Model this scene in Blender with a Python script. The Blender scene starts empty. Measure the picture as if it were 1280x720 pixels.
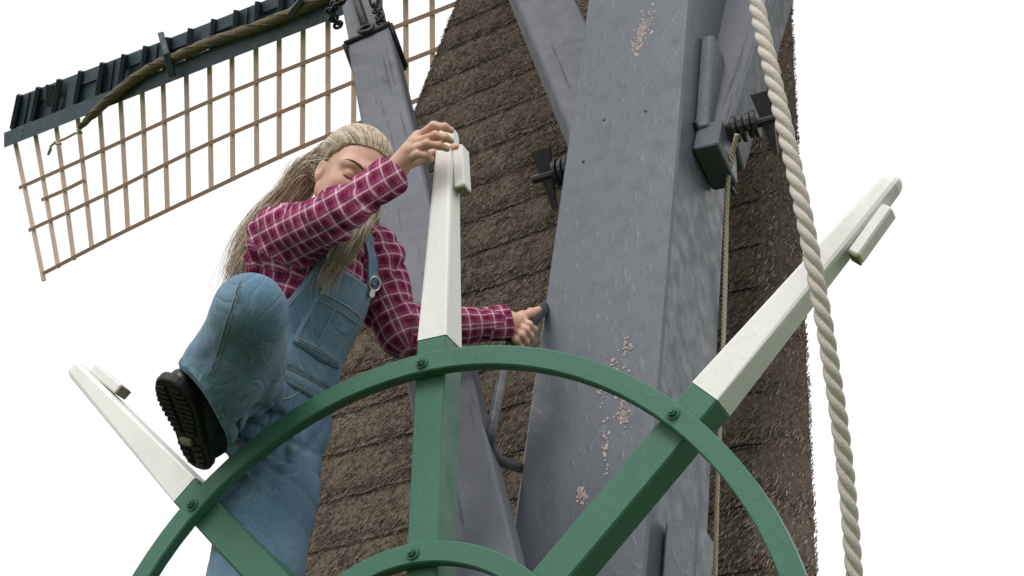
import bpy, bmesh, math, random
import numpy as np
from mathutils import Vector
random.seed(7); rng = np.random.default_rng(7)
PI = math.pi
scn = bpy.context.scene

# ------------------------------------------------------------------ camera, sky, sun, exposure
FPX = 2000.0
PITCH = math.radians(26.52)
CAM = np.array([0.0, 0.0, 1.0])
cd = bpy.data.cameras.new('camera'); cam = bpy.data.objects.new('camera', cd)
scn.collection.objects.link(cam); scn.camera = cam
cam.location = CAM; cam.rotation_euler = (PI / 2 + PITCH, 0, 0)
cd.sensor_width = 36.0; cd.lens = FPX / 1280 * 36; cd.clip_start = 0.05; cd.clip_end = 2000

SUN_EL, SUN_AZ = math.radians(52), math.radians(205)   # soft light from the front left
world = bpy.data.worlds.new('World'); scn.world = world; world.use_nodes = True
wn, wl = world.node_tree.nodes, world.node_tree.links
wn.clear()
sky = wn.new('ShaderNodeTexSky'); sky.sky_type = 'NISHITA'; sky.sun_disc = False
sky.sun_elevation = SUN_EL; sky.sun_rotation = SUN_AZ
sky.air_density = 1.0; sky.dust_density = 4.0
b1 = wn.new('ShaderNodeBackground'); b1.inputs['Strength'].default_value = 0.05
b2 = wn.new('ShaderNodeBackground'); b2.inputs['Color'].default_value = (0.975, 0.977, 0.98, 1); b2.inputs['Strength'].default_value = 1.0
mx = wn.new('ShaderNodeMixShader'); mx.inputs[0].default_value = 0.93      # closed cloud cover over the sky
wo = wn.new('ShaderNodeOutputWorld')
wl.new(sky.outputs[0], b1.inputs['Color']); wl.new(b1.outputs[0], mx.inputs[1]); wl.new(b2.outputs[0], mx.inputs[2]); wl.new(mx.outputs[0], wo.inputs['Surface'])

sl = bpy.data.lights.new('sun', 'SUN'); so = bpy.data.objects.new('sun', sl); scn.collection.objects.link(so)
sl.energy = 1.5; sl.angle = math.radians(25); sl.color = (1.0, 0.97, 0.93)
sdir = Vector((math.sin(SUN_AZ) * math.cos(SUN_EL), math.cos(SUN_AZ) * math.cos(SUN_EL), math.sin(SUN_EL)))  # towards the sun
so.rotation_euler = sdir.to_track_quat('Z', 'Y').to_euler(); so.location = (-3, -4, 9)

scn.view_settings.view_transform = 'Standard'; scn.view_settings.look = 'None'
scn.view_settings.exposure = 0.2; scn.view_settings.gamma = 1.0; scn.view_settings.use_curve_mapping = False
scn.render.resolution_x = 1024; scn.render.resolution_y = 576

# ------------------------------------------------------------------ surveying helpers
F = np.array([0, math.cos(PITCH), math.sin(PITCH)]); U = np.array([0, -math.sin(PITCH), math.cos(PITCH)]); X = np.array([1.0, 0, 0])
def at(px, py, d):                                   # surveyed point: bearing and depth from the camera station
    return CAM + d * (F + X * (px - 640) / FPX + U * (360 - py) / FPX)
def nrm(v):
    v = np.asarray(v, float); return v / np.linalg.norm(v)
ZV = np.array([0, 0, 1.0])
YAW = math.radians(25.1); TILT = math.radians(4)
A = np.array([math.cos(YAW), -math.sin(YAW), 0]); N = np.array([math.sin(YAW), math.cos(YAW), 0])   # mill axes: right, back
UPW = ZV * math.cos(TILT) + N * math.sin(TILT)
NW = np.cross(A, UPW) * -1.0
if NW @ N < 0: NW = -NW
S = 3.1
HUB = CAM + S * np.array([-0.0647, 1, 0.1938]); R = 0.2643 * S

# ------------------------------------------------------------------ object helpers
COL = scn.collection
def tag(o, label=None, cat=None, group=None, kind=None):
    if label: o['label'] = label
    if cat: o['category'] = cat
    if group: o['group'] = group
    if kind: o['kind'] = kind
    return o
def wloc(o):
    v = np.zeros(3)
    while o is not None: v = v + np.array(o.location); o = o.parent
    return v
def thing(name, loc, label, cat, group=None):
    o = bpy.data.objects.new(name, None); COL.objects.link(o); o.location = loc; o.empty_display_size = .1
    return tag(o, label, cat, group)
def mesh_obj(name, verts, faces, mat, parent=None, smooth=False, origin=None, attrs=None):
    V = np.asarray(verts, np.float32).reshape(-1, 3)
    if origin is None: origin = V.min(0) * .5 + V.max(0) * .5; origin[2] = V[:, 2].min()
    origin = np.array(origin, float)
    me = bpy.data.meshes.new(name)
    if isinstance(faces, np.ndarray):
        k = faces.shape[1]; nf = len(faces)
        me.vertices.add(len(V)); me.vertices.foreach_set('co', (V - origin).astype(np.float32).ravel())
        me.loops.add(nf * k); me.loops.foreach_set('vertex_index', faces.astype(np.int32).ravel())
        me.polygons.add(nf); me.polygons.foreach_set('loop_start', np.arange(nf, dtype=np.int32) * k)
        me.update(calc_edges=True); me.validate()
    else:
        me.from_pydata([tuple(v) for v in (V - origin)], [], [tuple(int(i) for i in f) for f in faces]); me.update()
    if smooth: me.polygons.foreach_set('use_smooth', np.ones(len(me.polygons), bool))
    if attrs:
        for k, a in attrs.items():
            at_ = me.attributes.new(k, 'FLOAT_VECTOR', 'POINT'); at_.data.foreach_set('vector', np.asarray(a, np.float32).ravel())
    me.materials.append(mat)
    o = bpy.data.objects.new(name, me); COL.objects.link(o)
    if parent is not None:
        o.parent = parent; o.location = origin - wloc(parent)
    else: o.location = origin
    return o
class MB:                                            # collects shapes for one mesh
    def __init__(s): s.v = []; s.f = []; s.n = 0
    def add(s, v, f):
        v = np.asarray(v, float); s.v.append(v); s.f += [tuple(i + s.n for i in q) for q in f]; s.n += len(v); return s
    def loft(s, rings, cap=True, closed=False):
        k = len(rings[0]); v = np.concatenate([np.asarray(r, float) for r in rings]); f = []
        m = len(rings)
        for i in range(m if closed else m - 1):
            j = (i + 1) % m
            for a in range(k):
                b = (a + 1) % k; f.append((i * k + a, i * k + b, j * k + b, j * k + a))
        if cap and not closed: f.append(tuple(range(k))[::-1]); f.append(tuple((m - 1) * k + a for a in range(k)))
        return s.add(v, f)
    def beam(s, p0, p1, side, w0, h0, w1=None, h1=None, ch=0.006, segs=1, wob=0):
        p0, p1 = np.asarray(p0, float), np.asarray(p1, float); w1 = w0 if w1 is None else w1; h1 = h0 if h1 is None else h1
        d = nrm(p1 - p0); sx = nrm(side - d * (np.asarray(side) @ d)); sy = np.cross(d, sx)
        L = np.linalg.norm(p1 - p0); ts = [0, min(ch / L, .3)] + [i / segs for i in range(1, segs)] + [1 - min(ch / L, .3), 1]
        rings = []
        for q, t in enumerate(ts):
            w = w0 + (w1 - w0) * t; h = h0 + (h1 - h0) * t; c = ch
            if q in (0, len(ts) - 1): w -= 1.4 * ch; h -= 1.4 * ch
            a, b = w / 2, h / 2
            pts = [(-a, -b + c), (-a + c, -b), (a - c, -b), (a, -b + c), (a, b - c), (a - c, b), (-a + c, b), (-a, b - c)]
            o = p0 + (p1 - p0) * t
            if wob and 1 < q < len(ts) - 2: o = o + sx * random.uniform(-wob, wob) + sy * random.uniform(-wob, wob)
            rings.append([o + sx * x + sy * y for x, y in pts])
        return s.loft(rings)
    def tube(s, path, r, k=8, cap=True, closed=False):
        P = [np.asarray(p, float) for p in path]; n = len(P); rr = r if hasattr(r, '__len__') else [r] * n
        rings = []; ref = None
        for i in range(n):
            a = P[(i - 1) % n] if (i > 0 or closed) else P[0]; b = P[(i + 1) % n] if (i < n - 1 or closed) else P[-1]
            t = nrm(b - a)
            if ref is None:
                ref = np.cross(t, ZV if abs(t[2]) < .9 else X)
            ref = nrm(ref - t * (ref @ t)); q = np.cross(t, ref)
            rings.append([P[i] + rr[i] * (math.cos(2 * PI * j / k) * ref + math.sin(2 * PI * j / k) * q) for j in range(k)])
        return s.loft(rings, cap, closed)
    def build(s, name, mat, parent=None, smooth=False):
        return mesh_obj(name, np.concatenate(s.v), s.f, mat, parent, smooth)
def spline(pts, n):                                  # Catmull-Rom through points
    P = np.array(pts, float); P = np.vstack([2 * P[0] - P[1], P, 2 * P[-1] - P[-2]]); out = []
    m = len(P) - 3
    for t in np.linspace(0, m - 1e-9, n):
        i = int(t); u = t - i; a, b, c, d = P[i:i + 4]
        out.append(.5 * ((2 * b) + (c - a) * u + (2 * a - 5 * b + 4 * c - d) * u * u + (3 * b - a - 3 * c + d) * u ** 3))
    return np.array(out)

# ------------------------------------------------------------------ materials
class NT:
    def __init__(s, name, rough=.6, spec=.4):
        s.m = bpy.data.materials.new(name); s.m.use_nodes = True; s.t = s.m.node_tree; s.n = s.t.nodes
        s.b = s.n['Principled BSDF']; s.b.inputs['Roughness'].default_value = rough; s.b.inputs['Specular IOR Level'].default_value = spec
        s.tc = s.n.new('ShaderNodeTexCoord')
    def L(s, a, b): s.t.links.new(a, b)
    def map(s, sc=(1, 1, 1), rot=(0, 0, 0), src=None):
        if any(rot):
            m0 = s.n.new('ShaderNodeMapping'); m0.inputs['Rotation'].default_value = rot; s.L(src or s.tc.outputs['Object'], m0.inputs['Vector']); src = m0.outputs[0]
        m = s.n.new('ShaderNodeMapping'); m.inputs['Scale'].default_value = sc
        s.L(src or s.tc.outputs['Object'], m.inputs['Vector']); return m.outputs[0]
    def noise(s, scale, detail=4, rough=.55, vec=None, dist=0):
        n = s.n.new('ShaderNodeTexNoise'); n.inputs['Scale'].default_value = scale; n.inputs['Detail'].default_value = detail
        n.inputs['Roughness'].default_value = rough; n.inputs['Distortion'].default_value = dist
        s.L(vec or s.tc.outputs['Object'], n.inputs['Vector']); return n.outputs['Fac']
    def ramp(s, fac, stops):
        r = s.n.new('ShaderNodeValToRGB'); e = r.color_ramp.elements
        while len(e) < len(stops): e.new(.5)
        for q, (p, c) in zip(e, stops): q.position = p; q.color = (*c, 1) if hasattr(c, '__len__') else (c, c, c, 1)
        s.L(fac, r.inputs[0]); return r.outputs[0]
    def mix(s, fac, a, b, mode='MIX'):
        m = s.n.new('ShaderNodeMix'); m.data_type = 'RGBA'; m.blend_type = mode
        for sock, v in ((m.inputs[0], fac), (m.inputs[6], a), (m.inputs[7], b)):
            if hasattr(v, 'is_output') or isinstance(v, bpy.types.NodeSocket): s.L(v, sock)
            elif hasattr(v, '__len__'): sock.default_value = (*v, 1)
            else: sock.default_value = v
        return m.outputs[2]
    def math(s, op, a, b=None, clamp=False):
        m = s.n.new('ShaderNodeMath'); m.operation = op; m.use_clamp = clamp
        for i, v in enumerate((a, b)):
            if v is None: continue
            if isinstance(v, bpy.types.NodeSocket): s.L(v, m.inputs[i])
            else: m.inputs[i].default_value = v
        return m.outputs[0]
    def color(s, c):
        if isinstance(c, bpy.types.NodeSocket): s.L(c, s.b.inputs['Base Color'])
        else: s.b.inputs['Base Color'].default_value = (*c, 1)
    def bump(s, h, strength=.4, dist=.01, prev=None):
        b = s.n.new('ShaderNodeBump'); b.inputs['Strength'].default_value = strength; b.inputs['Distance'].default_value = dist
        s.L(h, b.inputs['Height'])
        if prev is not None: s.L(prev, b.inputs['Normal'])
        s.L(b.outputs[0], s.b.inputs['Normal']); return b.outputs[0]
def paint(name, c, c2, rough=.42, chips=None, chipc=(.42, .33, .30), lump=55, lumpst=.35, grain=None, cracks=False, spec=.4, chip_amt=.70):
    m = NT(name, rough, spec)
    v = m.noise(2.3, 5); col = m.mix(m.ramp(v, [(.3, 0), (.7, 1)]), c, c2)
    fine = m.noise(140, 3); col = m.mix(m.math('MULTIPLY', fine, .16), col, (c[0] * .55, c[1] * .55, c[2] * .55))
    drip = m.noise(9, 4, .6, m.map((1, 1, .18))); col = m.mix(m.math('MULTIPLY', m.ramp(drip, [(.5, 0), (.75, 1)]), .22), col, (c[0] * .6, c[1] * .6, c[2] * .62))
    if grain is not None:
        g = m.noise(30, 5, .6, m.map(*grain)); gl = m.ramp(g, [(.34, 0), (.39, 1)])
        col = m.mix(m.math('MULTIPLY', m.math('SUBTRACT', 1, gl), .55), col, (c[0] * .3, c[1] * .3, c[2] * .32))
    if chips:
        ch = m.noise(26, 6, .7); blot = m.noise(3.1, 2)
        k = m.ramp(m.math('MULTIPLY', m.ramp(ch, [(.46, 0), (.6, 1)]), m.ramp(blot, [(chip_amt - .05, 0), (chip_amt, 1)])), [(.3, 0), (.5, 1)])
        col = m.mix(k, col, chipc)
    m.color(col)
    h = m.ramp(m.noise(lump, 3, .5, m.map((1, 1, .6))), [(.55, 0), (.72, 1)])
    b = m.bump(m.noise(9, 3), .10, .01)
    b = m.bump(h, lumpst, .004, b)
    if grain is not None: b = m.bump(gl, .5, .003, b)
    m.bump(fine, .15, .001, b)
    m.L(m.ramp(m.noise(18, 4), [(.3, rough - .1), (.7, rough + .18)]), m.b.inputs['Roughness'])
    return m.m
M = {}
M['grey'] = paint('grey_blue_paint', (.083, .096, .117), (.104, .119, .145), .40, None, lump=48, lumpst=.16)
M['grey_grain'] = paint('grey_weathered_paint', (.108, .116, .135), (.140, .148, .172), .62, None, lump=40, lumpst=.2, grain=((9, 9, .45),))
M['green'] = paint('green_paint', (.048, .150, .102), (.062, .175, .122), .42, True, (.13, .29, .215), lump=60, lumpst=.12, chip_amt=.68)
M['white'] = paint('white_paint', (.82, .815, .78), (.86, .855, .83), .42, True, (.34, .30, .24), lump=45, lumpst=.12, chip_amt=.71)
M['navy'] = paint('dark_slate_paint', (.024, .036, .050), (.034, .050, .066), .5, None, lump=20, lumpst=.15)
M['navy_light'] = paint('slate_paint', (.066, .096, .128), (.084, .118, .152), .5, None, lump=20, lumpst=.15)
def iron(name, c, rough=.55):
    m = NT(name, rough, .5); m.color(m.mix(m.ramp(m.noise(35, 5), [(.4, 0), (.7, 1)]), c, (c[0] * 1.9 + .01, c[1] * 1.7 + .008, c[2] * 1.6 + .006))); m.bump(m.noise(80, 4), .4, .003); return m.m
M['iron'] = iron('black_iron', (.012, .013, .016)); M['steel'] = iron('dark_steel', (.055, .06, .07), .4)
m = NT('buckle_metal', .3); m.b.inputs['Metallic'].default_value = 1; m.color((.6, .6, .62)); M['metal'] = m.m
m = NT('larch_lath', .75, .2); m.color(m.mix(m.noise(30, 5, .6, m.map((1, 1, 1))), (.68, .48, .38), (.84, .67, .57))); m.bump(m.noise(60), .2, .004); M['lath'] = m.m
m = NT('long_lath', .75, .2); m.color(m.mix(m.noise(30, 5), (.36, .205, .155), (.56, .37, .29))); M['lath2'] = m.m
m = NT('thatch_base', .95, .1)
sv = m.map((70, 70, 9)); nz = m.noise(1, 5, .7, sv)
m.color(m.mix(m.noise(1.4, 4), m.ramp(nz, [(.3, (.06, .047, .036)), (.7, (.20, .155, .117))]), m.ramp(nz, [(.3, (.048, .039, .031)), (.7, (.15, .12, .094))]))); m.bump(nz, .25, .005); M['thatch'] = m.m
m = NT('thatch_seam_shade', .95, .05); m.color((.012, .009, .007)); M['seam'] = m.m  # near-black colour standing in for shade between thatch courses
m = NT('straw', .85, .2); g = m.n.new('ShaderNodeNewGeometry')
m.color(m.mix(m.ramp(m.noise(1.1, 3), [(.35, 0), (.65, .55)]), m.ramp(g.outputs['Random Per Island'], [(0, (.05, .038, .029)), (.45, (.20, .157, .118)), (.8, (.40, .325, .255)), (1, (.72, .63, .53))]), (.150, .128, .106))); M['straw'] = m.m
def ropem(name, c1, c2):
    m = NT(name, .9, .1); m.color(m.mix(m.noise(120, 4, .6), c1, c2)); m.bump(m.noise(260, 3, .6), .6, .003); return m.m
M['rope'] = ropem('pale_rope', (.52, .46, .40), (.74, .69, .63)); M['canvas'] = ropem('rolled_canvas', (.10, .082, .055), (.22, .185, .13)); M['twine'] = ropem('twine', (.42, .36, .26), (.56, .50, .38))
m = NT('rubber', .55, .35); m.color(m.mix(m.noise(40, 4), (.007, .007, .008), (.020, .019, .018))); m.bump(m.noise(90, 3), .3, .002); M['rubber'] = m.m
m = NT('boot_leather', .42, .45); m.color(m.mix(m.noise(22, 4), (.007, .007, .008), (.018, .017, .017))); m.bump(m.noise(45, 4), .35, .003); M['leather'] = m.m
m = NT('grass', .9, .1); m.color(m.mix(m.noise(3, 6), (.035, .065, .018), (.09, .12, .035))); m.bump(m.noise(60, 4), .6, .03); M['grass'] = m.m
m = NT('sole_label', .5); m.color((.30, .27, .17)); M['labelm'] = m.m
# skin
m = NT('skin', .48, .4)
c = m.mix(m.ramp(m.noise(28, 4), [(.35, 0), (.7, 1)]), (.66, .42, .33), (.58, .31, .235)); m.color(c)
m.b.inputs['Subsurface Weight'].default_value = .12; m.b.inputs['Subsurface Radius'].default_value = (.01, .004, .002); m.b.inputs['Subsurface Scale'].default_value = .5
m.bump(m.noise(300, 3), .12, .001); M['skin'] = m.m
m = NT('hair', .42, .45); g = m.n.new('ShaderNodeNewGeometry')
c = m.ramp(g.outputs['Random Per Island'], [(0, (.20, .135, .085)), (.25, (.44, .335, .235)), (.6, (.66, .54, .41)), (1, (.82, .74, .63))]); m.color(c); M['hair'] = m.m
m = NT('scalp_hair', .5, .35); c = m.mix(m.noise(8, 5, .7, m.map((3, 14, 14))), (.16, .11, .07), (.42, .32, .22)); m.color(c); M['scalp'] = m.m
m = NT('brow', .7, .2); m.color((.12, .07, .045)); M['brow'] = m.m
m = NT('stitch', .8, .2); m.color((.30, .33, .34)); M['stitch'] = m.m
# denim
def denim(name, c1, c2, c3):
    m = NT(name, .88, .15)
    big = m.noise(7, 5, .6); col = m.mix(m.ramp(big, [(.32, 0), (.68, 1)]), c1, c2)
    tw = m.noise(420, 2, .5, m.map((1, 1, .35))); col = m.mix(m.math('MULTIPLY', m.ramp(tw, [(.4, 0), (.7, 1)]), .30), col, c3)
    w = m.noise(2.6, 3); col = m.mix(m.math('MULTIPLY', m.ramp(w, [(.42, 0), (.68, 1)]), .55), col, c3)
    cr = m.ramp(m.noise(9, 2, .5, m.map((1, 1, .55)), 1.2), [(.44, 1), (.50, 0), (.56, 1)]); col = m.mix(m.math('MULTIPLY', m.math('SUBTRACT', 1, cr), .22), col, c3)
    m.color(col); b = m.bump(m.noise(34, 4, .6), .35, .006); b = m.bump(cr, .30, .007, b); m.bump(tw, .3, .001, b)
    m.b.inputs['Sheen Weight'].default_value = .15
    return m.m
M['denim'] = denim('denim', (.070, .142, .228), (.105, .195, .295), (.25, .365, .46)); M['denim_dark'] = denim('denim_hem', (.085, .175, .28), (.12, .23, .34), (.26, .39, .50))
# plaid flannel
m = NT('plaid_flannel', .9, .12)
at_n = m.n.new('ShaderNodeAttribute'); at_n.attribute_name = 'cloth'; sp = m.n.new('ShaderNodeSeparateXYZ'); m.L(at_n.outputs['Vector'], sp.inputs[0])
def pulse(c, period, centre, half):
    f = m.math('FRACT', m.math('DIVIDE', c, period)); d = m.math('ABSOLUTE', m.math('SUBTRACT', f, centre)); return m.math('LESS_THAN', d, half)
w1 = [pulse(sp.outputs[i], .034, .5, .06) for i in (0, 1)]; w2 = [pulse(sp.outputs[i], .034, .25, .020) for i in (0, 1)]
dk = [pulse(sp.outputs[i], .034, .98, .16) for i in (0, 1)]; lt = [pulse(sp.outputs[i], .034, .5, .15) for i in (0, 1)]
col = m.mix(m.noise(9, 3), (.215, .016, .075), (.285, .026, .105))
col = m.mix(m.math('MULTIPLY', m.math('ADD', dk[0], dk[1]), .44), col, (.028, .010, .022))
col = m.mix(m.math('MULTIPLY', m.math('ADD', lt[0], lt[1]), .16), col, (.55, .26, .38))
col = m.mix(m.math('MULTIPLY', m.math('ADD', w1[0], w1[1]), .50, True), col, (.74, .60, .65))
col = m.mix(m.math('MULTIPLY', m.math('ADD', w2[0], w2[1]), .28, True), col, (.60, .42, .50))
m.color(m.mix(m.math('MULTIPLY', m.ramp(m.noise(160, 3), [(.4, 0), (.7, 1)]), .25), col, (.10, .02, .05))); b_ = m.bump(m.noise(20, 3, .5), .55, .02); m.bump(m.noise(300, 2), .3, .001, b_); M['plaid'] = m.m

# ------------------------------------------------------------------ ground
gm = MB(); gn = 24; gs = 900.0
gv = [(-gs + 2 * gs * i / gn, -gs + 2 * gs * j / gn, 0) for j in range(gn + 1) for i in range(gn + 1)]
gf = [(j * (gn + 1) + i, j * (gn + 1) + i + 1, (j + 1) * (gn + 1) + i + 1, (j + 1) * (gn + 1) + i) for j in range(gn) for i in range(gn)]
gm.add(gv, gf); tag(gm.build('ground', M['grass']), kind='structure')

# ------------------------------------------------------------------ thatched mill tower
LEAN = math.radians(20); YT = math.radians(37)
AT = np.array([math.cos(YT), -math.sin(YT), 0]); NT_ = np.array([math.sin(YT), math.cos(YT), 0])
PN = nrm(-NT_ * math.cos(LEAN) + ZV * math.sin(LEAN)); P0 = at(700, 360, 6.25)      # rear face of the tower
PUP = nrm(ZV - PN * (ZV @ PN))
def on_plane(px, py):
    d = at(px, py, 1.0) - CAM; return CAM + d * (((P0 - CAM) @ PN) / (d @ PN))
def uv(p): return np.array([(p - P0) @ AT, (p - P0) @ PUP])
La, Lb = uv(on_plane(556, 0)), uv(on_plane(274, 720)); Ra, Rb = uv(on_plane(976, 0)), uv(on_plane(1000, 720))
def edge(a, b, v): return a[0] + (b[0] - a[0]) * (v - a[1]) / (b[1] - a[1])
vb = (0.0 - P0[2]) / PUP[2]; vt = (8.2 - P0[2]) / PUP[2]
tower = thing('thatched_mill_tower', (P0 + AT * 0.4 + NT_ * .5) * np.array([1, 1, 0]), 'dark brown thatched mill tower with slanting rows of reed behind the grey tail beams', 'windmill')
BL = nrm(NT_ * 1.0 + AT * .10); BR = nrm(NT_ * 1.0 - AT * .62)                          # the flanks run back out of sight
core = MB(); rings = []
for v in np.linspace(vb, vt, 8):
    l, r = edge(La, Lb, v), edge(Ra, Rb, v); dep = max(.5, (r - l) * .9)
    o = P0 + PUP * v - PN * .06
    rings.append([o + AT * (l + .05), o + AT * (r - .05), o + AT * (r - .05) + BR * dep, o + AT * (l + .05) + BL * dep])
core.loft(rings); core.build('tower_core', M['thatch'], tower)
course = .25; v = -3.0
seams = []
while v < 3.6:
    seams.append(v); v += course * random.uniform(.92, 1.08)
for i in range(len(seams) - 1):
    v0, v1 = seams[i], seams[i + 1]; nu = 44; nv = 3
    pts = []; ru = rng.normal(0, 1, (nv + 1, nu + 1))
    for j in range(nv + 1):
        t = j / nv; vv = v0 + (v1 + .03 - v0) * t; l, r = edge(La, Lb, vv), edge(Ra, Rb, vv)
        for q in range(nu + 1):
            s = q / nu; u = l + (r - l) * s
            edgeround = -.10 * (max(0, 1 - (u - l) / .16) ** 2 + max(0, 1 - (r - u) / .16) ** 2)
            out = ru[j, q] * .0015 + edgeround - (.010 if j == 0 else 0)
            wav = .008 * math.sin(u * 2.3 + i * 1.7) + .003 * math.sin(u * 6.1 + i)
            pts.append(P0 + AT * u + PUP * (vv + wav) + PN * out)
    k = nu + 1
    fs = [(j * k + q, j * k + q + 1, (j + 1) * k + q + 1, (j + 1) * k + q) for j in range(nv) for q in range(nu)]
    co = mesh_obj('thatch_course', pts, fs, M['thatch'], tower, True)
    b = MB(); b.tube([p + PN * (.017 + .0025 * math.sin(q * 2.3 + i)) - PUP * .004 * math.sin(q * 1.7) for q, p in list(enumerate(pts[:k]))[2:-2]], [.0008 + .0019 * random.random() ** .7 for _ in range(k - 4)], 5); b.build('course_shade_line', M['seam'], co, True)  # added dark cord, draws the shadow line where two courses meet
# loose straw ends over the rear face
ns = 250000
vv = 3.5 - 6.3 * rng.uniform(0, 1, ns) ** .85; ll = La[0] + (Lb[0] - La[0]) * (vv - La[1]) / (Lb[1] - La[1]); rr = Ra[0] + (Rb[0] - Ra[0]) * (vv - Ra[1]) / (Rb[1] - Ra[1])
uu = ll + (rr - ll) * (rng.uniform(0, 1.0, ns) ** .78 * 1.008 - .004)
sm_ = np.array(seams); idx = np.searchsorted(sm_, vv) - 1; tt = np.clip((vv - sm_[np.clip(idx, 0, len(sm_) - 1)]) / course, 0, 1)
keep = rng.uniform(0, 1, ns) < np.where((tt > .97) | (tt < .02), .3, 1.0); uu, vv, tt, ll, rr = [a[keep] for a in (uu, vv, tt, ll, rr)]; ns = len(uu)
er = -.10 * (np.clip(1 - (uu - ll) / .16, 0, 1) ** 2 + np.clip(1 - (rr - uu) / .16, 0, 1) ** 2)
base = P0 + AT * uu[:, None] + PUP * vv[:, None] + PN * (er - .003 + .004 * np.clip(1 - tt / .3, 0, 1))[:, None]
dirs = AT * rng.normal(-.42, .30, ns)[:, None] + PUP * rng.normal(-.9, .18, ns)[:, None] + PN * rng.uniform(.06, .36, ns)[:, None]
dirs /= np.linalg.norm(dirs, axis=1)[:, None]
lens = rng.uniform(.012, .032, ns); rad = rng.uniform(.0010, .0024, ns)
s1 = np.cross(dirs, PN); s1 /= np.linalg.norm(s1, axis=1)[:, None]; s2 = np.cross(dirs, s1)
vs = np.zeros((ns, 6, 3), np.float32)
for k in range(3):
    o = (math.cos(k * 2.0944) * s1 + math.sin(k * 2.0944) * s2) * rad[:, None]
    vs[:, k] = base + o; vs[:, 3 + k] = base + dirs * lens[:, None] + o * .8
fi = np.array([[0, 1, 4, 3], [1, 2, 5, 4], [2, 0, 3, 5]]); fa = (np.arange(ns)[:, None, None] * 6 + fi).reshape(-1, 4)
tag(mesh_obj('straw_ends', vs.reshape(-1, 3), fa, M['straw'], tower), kind='stuff')

# the mill cap over the tower (above the picture), which carries tail and sails
ctop = P0 + PUP * vt
cap = thing('windmill_top', ctop + N * .6, 'dark boarded windmill housing on top of the thatched tower', 'windmill')
cb = MB(); c0 = ctop + N * .2 + A * .15
cb.loft([[c0 + ZV * z + A * a * w + N * b for a, b in ((-1, d0), (1, d0), (1, d1), (-1, d1))] for z, w, d0, d1 in ((0, .95, -2.4, 1.9), (.12, .97, -2.4, 1.9), (1.5, .9, -2.1, 1.8), (2.5, .2, -1.5, 1.5))])
cb.build('cap_body', M['navy'], cap)

# ------------------------------------------------------------------ tail pole with its braces
k_ = S / 3.8
PB = HUB + N * .70 * k_ + A * .064 * k_                    # foot of the pole's front face at hub height
PD = nrm(ZV * math.cos(.265) + N * math.sin(.265) + A * .012); PW = .446 * k_; PDp = .49 * k_
PF = nrm(N - PD * (N @ PD))                                # pole's depth direction
tail = thing('mill_tail', (PB + N * .2) * np.array([1, 1, 0]), 'massive grey painted tail pole with side braces and black clamp bolts', 'tail pole')
pm = MB(); pc = PB + N * PDp / 2
pm.beam(pc - PD * 1.62, pc + PD * 7.4, A, PW, PDp, ch=.007, segs=14, wob=.0012); pole = pm.build('tail_pole', M['grey'], tail)
def pole_pt(u, w, h): return PB + A * u + N * w + PD * h   # u across, w back from the front face, h along
def brace(name, p0, p1, side, w, h, mat=None, ext0=.0, ext1=.0, chf=.008):
    d = nrm(p1 - p0)
    if mat is None:
        mat = 'grain_' + str(len(M)); eu = Vector(d).rotation_difference(Vector((0, 0, 1))).to_euler()
        M[mat] = paint('grey_weathered_paint', (.108, .116, .135), (.140, .148, .172), .62, None, lump=40, lumpst=.2, grain=((1.6, 1.6, .06), tuple(eu)))
    b = MB(); b.beam(p0 - d * ext0, p1 + d * ext1, side, w, h, ch=chf, segs=8, wob=.002); return b.build(name, M[mat], tail)
# long brace on the left, with a thicker lower length ending in a scarfed end under an iron band
q0, q1 = at(556, 480, 4.15), at(482, 130, 5.65); qd = nrm(q1 - q0)
def qd_at_y(y):                                            # where the brace axis crosses a bearing
    s = np.linspace(-3, 6, 4000); P_ = q0 + qd * s[:, None]; py = 360 - FPX * ((P_ - CAM) @ U) / ((P_ - CAM) @ F); return P_[np.argmin(abs(py - y))]
e0 = qd_at_y(66)
qs = A * .93 + N * .1
lb = brace('brace', qd_at_y(640), e0, qs, .168, .16, ext0=.8)
qsx = nrm(qs - qd * (qs @ qd)); qsy = np.cross(qd, qsx)
if qsy @ F > 0: qsy = -qsy                                 # towards the viewer
tag(brace('brace_extension', e0 - qd * .3 - qsy * .03 - qsx * .008, e0 + qd * 3.8 - qsy * .03 - qsx * .03, qs, .15, .115), None)
# iron band, its ring and rod
bm_ = MB(); hw, hh = .092, .088
bp = e0 - qd * .015
for a, b in (((-1, -1), (1, -1)), ((1, -1), (1, 1)), ((1, 1), (-1, 1)), ((-1, 1), (-1, -1))):
    tl = .06
    f_ = lambda s: bp + qsx * hw * s[0] + qsy * hh * s[1] + qd * (.022 * s[0]) - qd * .03 * (s[1] < 0)
    bm_.tube([f_(a), f_(b)], .0105, 8)
bm_.build('iron_band', M['iron'], tail, True)
rg = MB(); rc = bp + qsy * (hh + .012) + qd * .02
rg.tube([rc + .028 * (math.cos(t) * qsx + math.sin(t) * qd) for t in np.linspace(0, 2 * PI, 17)[:-1]], .009, 8, closed=True)
rg.build('ring', M['iron'], tail, True)
rod = MB(); r1_ = e0 + qd * 2.4 + qsy * .10 - qsx * .10; rod.tube([rc + qd * .03, rc + qd * .3 - qsx * .012 + qsy * .01, r1_], .017, 8); rod.build('tie_rod', M['iron'], tail, True)
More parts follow.
